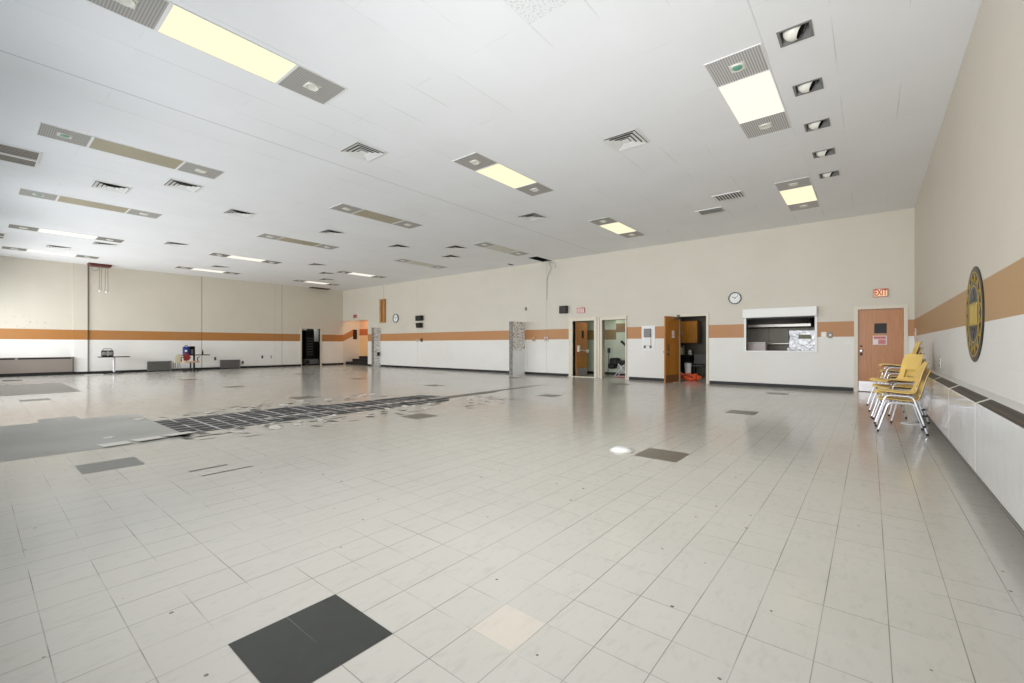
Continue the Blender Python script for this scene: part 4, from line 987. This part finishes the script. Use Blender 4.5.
# crumpled orange bag
t = thing('orange_bag', 'crumpled orange red bag on the floor just inside the kitchen door', 'bag', (-4.72, 15.35, 0))
b = nb(); bmesh.ops.create_icosphere(b, subdivisions=4, radius=1)
from mathutils import noise as mn
for v in b.verts:
    k = 1 + 0.35 * mn.noise(v.co * 2.1) + 0.12 * mn.noise(v.co * 6)
    v.co = Vector((v.co.x * 0.34 * k, v.co.y * 0.2 * k, max(-0.75, v.co.z * k) * 0.13 + 0.105)); v.co.x += -0.0; v.co.z += 0.10 * max(0, -v.co.x / 0.34) ** 2
bmesh.ops.translate(b, verts=b.verts, vec=(-4.72, 15.35, -min(v.co.z for v in b.verts) + 0.002)); obj('body', b, 'orange', t, smooth=60)
b = nb(); tube(b, rounded([(-4.95, 15.2, 0.10), (-4.85, 15.1, 0.2), (-4.65, 15.12, 0.16), (-4.55, 15.2, 0.08)], 0.06), 0.016, 8); obj('strap', b, 'maroon', t, smooth=50)
# cooking range behind the hatch
t = thing('range_hood', 'long dark steel hood seen through the serving hatch', 'hood', (-2.6, 16.9, 1.6))
b = nb(); prism(b, [(-4.0, 16.5, 1.80), (-4.0, 16.5, 1.88), (-4.0, 17.0, 2.35), (-4.0, 17.9, 2.35), (-4.0, 17.9, 1.80)], (2.55, 0, 0)); obj('canopy', b, 'black', t)
b = nb(); box(b, -4.02, -1.43, 16.47, 16.50, 1.79, 1.87); obj('front_rail', b, 'steel', t)
t = thing('steel_shelf', 'bright steel shelf edge below the hood in the serving hatch', 'shelf', (-2.6, 17.0, 1.25))
b = nb(); box(b, -4.0, -1.5, 16.6, 17.1, 1.235, 1.262); obj('board', b, 'steel', t)
b = nb(); box(b, -3.98, -3.94, 16.65, 17.05, 0.001, 1.235); box(b, -1.56, -1.52, 16.65, 17.05, 0.001, 1.235); obj('bracket', b, 'steel', t)
t = thing('steel_splashback', 'grey steel splashback panel behind the serving hatch shelf', 'panel', (-2.6, 17.9, 0.5))
b = nb(); box(b, -4.0, -1.0, 17.92, 17.96, 0.001, 1.79); obj('sheet', b, 'backsteel', t); b = nb()
for k in range(5): box(b, -4.0 + k * 0.6, -3.985 + k * 0.6, 17.915, 17.92, 0.9, 1.79)
obj('seam', b, 'darkgrey', t)
t = thing('storage_box', 'rose white box at the left inside the serving hatch', 'box', (-2.75, 15.6, 1.0))
b = nb(); rbox(b, -3.02, -2.50, 15.45, 15.75, 0.80, 1.26, 0.015, 2); obj('body', b, 'rosewhite', t); b = nb(); rbox(b, -3.03, -2.49, 15.44, 15.76, 1.26, 1.29, 0.006, 1); obj('lid', b, 'white', t)
t = thing('prep_table', 'steel worktable just inside the serving hatch', 'table', (-2.1, 15.6, 0))
b = nb(); box(b, -3.3, -0.9, 15.2, 16.0, 0.76, 0.80); obj('tabletop', b, 'steel', t)
for x in (-3.26, -0.94):
    for y in (15.24, 15.96): b = nb(); tube(b, [(x, y, 0.001), (x, y, 0.76)], 0.02); obj('leg', b, 'steel', t)
t = thing('wrapped_package', 'crumpled silver white plastic package with olive label in the hatch', 'package', (-1.55, 15.5, 0.8))
b = nb(); bmesh.ops.create_cube(b, size=2); bmesh.ops.subdivide_edges(b, edges=b.edges[:], cuts=14, use_grid_fill=True)
for v in b.verts:
    k = 1 + 0.08 * mn.noise(v.co * 3.1) + 0.05 * mn.noise(v.co * 9)
    v.co = Vector((v.co.x * 0.33 * k, v.co.y * 0.16 * k, v.co.z * 0.405 * (1 + 0.04 * mn.noise(v.co * 5))))
zm = min(v.co.z for v in b.verts); bmesh.ops.translate(b, verts=b.verts, vec=(-1.52, 15.46, 0.801 - zm)); obj('wrap', b, 'foil', t, smooth=25)
b = nb(); box(b, -1.62, -1.32, 15.255, 15.265, 1.38, 1.50); obj('label_patch', b, 'olive', t)
t = thing('hatch_bulb', 'small white bulb shape at the middle of the hatch sill', 'lamp', (-1.78, 14.6, 1.035))
b = nb(); lathe(b, [(0, 0.0), (0.03, 0.0), (0.03, 0.02), (0.045, 0.05), (0.03, 0.085), (0, 0.095)], (-1.78, 14.56, 1.036), 'z', 16); obj('bulb', b, 'white', t, smooth=60)

# ================================================================== left wall things
def heater(y0, y1, z0, z1, dep, label, m, vent=True):
    t = thing('wall_heater', label, 'heater', (XL, (y0 + y1) / 2, z0))
    b = nb(); rbox(b, XL + 0.001, XL + dep, y0, y1, z0, z1, 0.012, 2); obj('casing', b, m, t)
    if vent:
        b = nb(); yy = y0 + 0.04; s = []
        for a, c in ((y0 + 0.05, 1.03), (1.11, y1 - 0.06)): box(b, XL + dep - 0.002, XL + dep + 0.004, a, c, z1 - 0.075, z1 - 0.02)
        obj('vent_slot', b, 'void', t)
        b = nb(); box(b, XL + dep, XL + dep + 0.006, y1 - 0.03, y1, z0, z1); obj('end_strip', b, 'darkgrey', t)
        b = nb(); box(b, XL + 0.001, XL + dep - 0.03, y0, y1, 0.001, z0 - 0.002); obj('plinth', b, 'base', t)
    else:
        b = nb(); box(b, XL + dep, XL + dep + 0.006, y0 + 0.02, y1 - 0.02, z1 - 0.04, z1 - 0.015); obj('top_rail', b, 'darkgrey', t)
        b = nb(); box(b, XL + dep, XL + dep + 0.004, y1 - 0.05, y1, z0, z1 - 0.05); obj('end_strip', b, 'grey', t)
heater(YN + 0.02, 2.61, 0.12, 0.72, 0.14, 'long taupe wall heater at the far left edge', 'heater')
heater(4.97, 5.84, 0.03, 0.46, 0.12, 'low charcoal wall heater between the table and the red chair', 'heater2', False)
heater(7.82, 8.70, 0.03, 0.45, 0.12, 'low charcoal wall heater right of the blue bag', 'heater2', False)

def ped_table(x, y0, y1, hw, top, label, col='black'):
    yc = (y0 + y1) / 2; t = thing('pedestal_table', label, 'table', (x, yc, 0))
    b = nb(); rbox(b, x - hw, x + hw, y0, y1, top - 0.035, top, 0.008, 1); obj('tabletop', b, 'black', t)
    b = nb(); tube(b, [(x, yc, 0.06), (x, yc, top - 0.035)], 0.04, 14); obj('column', b, 'chrome' if col == 'chrome' else 'black', t, smooth=50)
    b = nb()
    for a in (0.4, 0.4 + math.pi / 2, 0.4 + math.pi, 0.4 + 1.5 * math.pi):
        d = Vector((math.cos(a), math.sin(a), 0)) * 0.36; tube(b, [(x, yc, 0.07), (x + d.x, yc + d.y, 0.03)], 0.024, 8)
    obj('foot', b, 'base', t, smooth=50)
    return t
ped_table(-24.5, 3.28, 4.24, 0.26, 0.72, 'black topped pedestal table holding the radio', 'chrome')
t = thing('portable_radio', 'black and silver portable radio on the pedestal table', 'radio', (-24.55, 3.62, 0.72))
b = nb(); rbox(b, -24.67, -24.43, 3.38, 3.74, 0.721, 0.975, 0.035, 3); obj('body', b, 'black', t, smooth=50)
for y in (3.45, 3.67):
    b = nb(); lathe(b, [(0, 0.012), (0.05, 0.012), (0.075, 0.006), (0.08, 0)], (-24.43, y, 0.84), 'x', 20); obj('speaker_cone', b, 'grey', t, smooth=40)
b = nb(); box(b, -24.43, -24.42, 3.52, 3.60, 0.75, 0.94); obj('dial_panel', b, 'cord', t)
b = nb(); tube(b, rounded([(-24.55, 3.41, 0.96), (-24.55, 3.43, 1.04), (-24.55, 3.69, 1.04), (-24.55, 3.71, 0.96)], 0.05), 0.015, 8); obj('handle', b, 'grey', t, smooth=50)
ped_table(-24.4, 5.98, 7.10, 0.28, 0.75, 'black pedestal table behind the red office chair')
t = thing('tote_bag', 'blue tote bag with pale logo on the table behind the red chair', 'bag', (-24.35, 6.22, 0.75))
b = nb(); rbox(b, -24.46, -24.26, 6.10, 6.34, 0.751, 1.12, 0.04, 3); obj('body', b, 'blue', t, smooth=50)
b = nb(); tube(b, rounded([(-24.36, 6.17, 1.1), (-24.36, 6.185, 1.17), (-24.36, 6.275, 1.17), (-24.36, 6.29, 1.1)], 0.05), 0.016, 8); obj('strap', b, 'purple', t, smooth=50)
b = nb(); lathe(b, [(0, 0.004), (0.05, 0.004), (0.05, 0)], (-24.262, 6.19, 0.93), 'x', 16); obj('logo', b, 'panelgrey', t)
t = thing('black_case', 'open black case beside the blue tote bag', 'case', (-24.4, 6.45, 0.75))
b = nb(); box(b, -24.55, -24.3, 6.36, 6.55, 0.751, 0.775); box(b, -24.55, -24.3, 6.36, 6.385, 0.775, 1.14); box(b, -24.55, -24.3, 6.525, 6.55, 0.775, 1.14); box(b, -24.55, -24.53, 6.385, 6.525, 0.775, 1.14); box(b, -24.55, -24.3, 6.385, 6.525, 1.11, 1.14); obj('shell', b, 'black', t)
b = nb(); rbox(b, -24.5, -24.36, 6.41, 6.50, 0.78, 1.0, 0.02, 2); obj('insert', b, 'cord', t)
t = thing('bottle', 'small dark bottle on the right end of the table by the wall joint', 'bottle', (-24.4, 6.88, 0.75))
b = nb(); lathe(b, [(0, 0.001), (0.035, 0.001), (0.035, 0.12), (0.014, 0.17), (0.014, 0.22), (0, 0.22)], (-24.4, 6.88, 0.75), 'z', 14); obj('body', b, 'black', t, smooth=50)
b = nb(); lathe(b, [(0.016, 0.20), (0.016, 0.235), (0, 0.235)], (-24.4, 6.88, 0.75), 'z', 14); obj('cap', b, 'darkgrey', t)
# red office chair
t = thing('office_chair', 'red backed office chair on castors in front of the black table', 'chair', (-23.55, 6.18, 0))
b = nb(); rbox(b, -23.80, -23.32, 5.90, 6.47, 0.41, 0.48, 0.03, 3); obj('seat', b, 'tanfab', t, smooth=50)
b = nb(); prism(b, [(-23.83, 5.99, 0.50), (-23.83, 6.18, 0.50), (-23.83, 6.26, 0.64), (-23.83, 6.18, 0.78), (-23.83, 6.04, 0.86), (-23.83, 5.97, 0.75)], (0.06, 0, 0)); bmesh.ops.bevel(b, geom=b.edges[:], offset=0.015, segments=2, affect='EDGES'); obj('backrest', b, 'redfab', t, smooth=50)
b = nb(); tube(b, rounded([(-23.8, 6.1, 0.42), (-23.86, 6.1, 0.48), (-23.85, 6.1, 0.75)], 0.05), 0.02, 8); obj('back_support', b, 'black', t)
for y in (5.88, 6.49):
    b = nb(); tube(b, rounded([(-23.72, y, 0.45), (-23.72, y, 0.64), (-23.42, y, 0.66)], 0.05), 0.018, 8); obj('armrest', b, 'black', t, smooth=50)
b = nb(); tube(b, [(-23.55, 6.18, 0.1), (-23.55, 6.18, 0.42)], 0.03, 10); obj('gas_column', b, 'black', t)
b = nb(); ends = []
for k in range(5):
    a = 2 * math.pi * k / 5 + 0.3; e = (-23.55 + 0.27 * math.cos(a), 6.18 + 0.27 * math.sin(a)); ends.append(e); tube(b, [(-23.55, 6.18, 0.12), (e[0], e[1], 0.07)], 0.02, 8)
obj('star_base', b, 'black', t)
for e in ends:
    b = nb(); lathe(b, [(0, -0.02), (0.035, -0.02), (0.035, 0.02), (0, 0.02)], (e[0], e[1], 0.036), 'y', 12); obj('castor', b, 'base', t, smooth=40)
# cream shell chair, its back to the hall
t = thing('shell_chair', 'cream plastic chair with thin metal legs left of the red office chair', 'chair', (-23.95, 5.77, 0))
b = nb(); prism(b, [(-24.18, 5.66, 0.45), (-23.80, 5.67, 0.42), (-23.80, 5.90, 0.42), (-24.18, 5.90, 0.45)], (0, 0, 0.012))
b2 = nb(); prism(b2, [(-23.79, 5.67, 0.42), (-23.79, 5.90, 0.42), (-23.74, 5.905, 0.62), (-23.70, 5.885, 0.76), (-23.70, 5.69, 0.76), (-23.74, 5.66, 0.62)], (-0.012, 0, 0.0)); merge(b, b2); obj('seat_shell', b, 'cream', t)
for (x, y, dx, dy) in ((-24.1, 5.71, -0.06, -0.05), (-24.1, 5.85, -0.06, 0.02), (-23.84, 5.71, 0.05, -0.05), (-23.84, 5.85, 0.05, 0.02)):
    b = nb(); tube(b, [(x, y, 0.43), (x + dx, y + dy, 0.001)], 0.012, 8); obj('leg', b, 'darkgrey', t)
# ceiling hung brackets
t = thing('hose_bracket', 'dark red bracket under the ceiling at left with hanging cords', 'bracket', (-24.6, 3.35, ZC - 0.12))
b = nb(); prism(b, [(-24.9, 2.98, ZC - 0.002), (-24.9, 3.70, ZC - 0.002), (-24.9, 3.66, ZC - 0.10), (-24.9, 3.06, ZC - 0.10)], (0.5, 0, 0)); obj('box', b, 'maroon', t)
for y0, y1, z in ((3.34, 3.32, 3.44), (3.40, 3.38, 3.46), (3.52, 3.50, 3.42), (3.58, 3.60, 3.44)):
    b = nb(); tube(b, [(-24.65, y0, ZC - 0.1), (-24.65, y1, z)], 0.012, 6); obj('cord', b, 'cord', t)
b = nb(); tube(b, rounded([(-24.65, 3.08, ZC - 0.1), (-24.65, 3.12, 4.25), (-24.65, 3.28, 4.25), (-24.65, 3.32, ZC - 0.1)], 0.1), 0.01, 6); obj('looped_cord', b, 'cord', t)
for y, z in ((3.35, 3.42), (3.55, 3.40)):
    b = nb(); lathe(b, [(0, 0), (0.035, 0.01), (0.045, 0.06), (0.02, 0.1)], (-24.65, y, z - 0.04), 'z', 12); obj('cord_end', b, 'offwhite', t)
t = thing('hose_bracket', 'thin brown bracket under the ceiling on the left wall near the corner', 'bracket', (-24.8, 12.9, ZC - 0.07))
b = nb(); box(b, -25.1, -24.75, 12.3, 13.4, ZC - 0.05, ZC - 0.002); obj('box', b, 'brown', t)
b = nb(); box(b, -24.75, -24.735, 12.7, 12.95, ZC - 0.045, ZC - 0.01); obj('red_label', b, 'maroon', t)
# things in the dark left doorway
t = thing('metal_locker', 'tall dark ribbed cabinet inside the black left doorway', 'cabinet', (XL - 1.0, 12.6, 0))
b = nb(); box(b, XL - 1.3, XL - 0.75, 12.5, 13.0, 0.42, 2.08); obj('body', b, 'black', t)
b = nb()
for k in range(7): box(b, XL - 0.75, XL - 0.742, 12.56, 12.94, 0.6 + 0.16 * k, 0.66 + 0.16 * k)
obj('louvres', b, 'darkgrey', t)
t = thing('grey_crate', 'grey crate on the floor of the dark left doorway', 'crate', (XL - 0.75, 12.7, 0))
b = nb(); rbox(b, XL - 1.2, XL - 0.5, 12.3, 13.3, 0.06, 0.36, 0.02, 1); obj('body', b, 'grey', t)
b = nb(); box(b, XL - 0.5, XL - 0.492, 12.32, 12.6, 0.1, 0.3); obj('dark_end', b, 'black', t); b = nb(); box(b, XL - 1.22, XL - 0.48, 12.28, 13.32, 0.001, 0.06); obj('base', b, 'base', t)
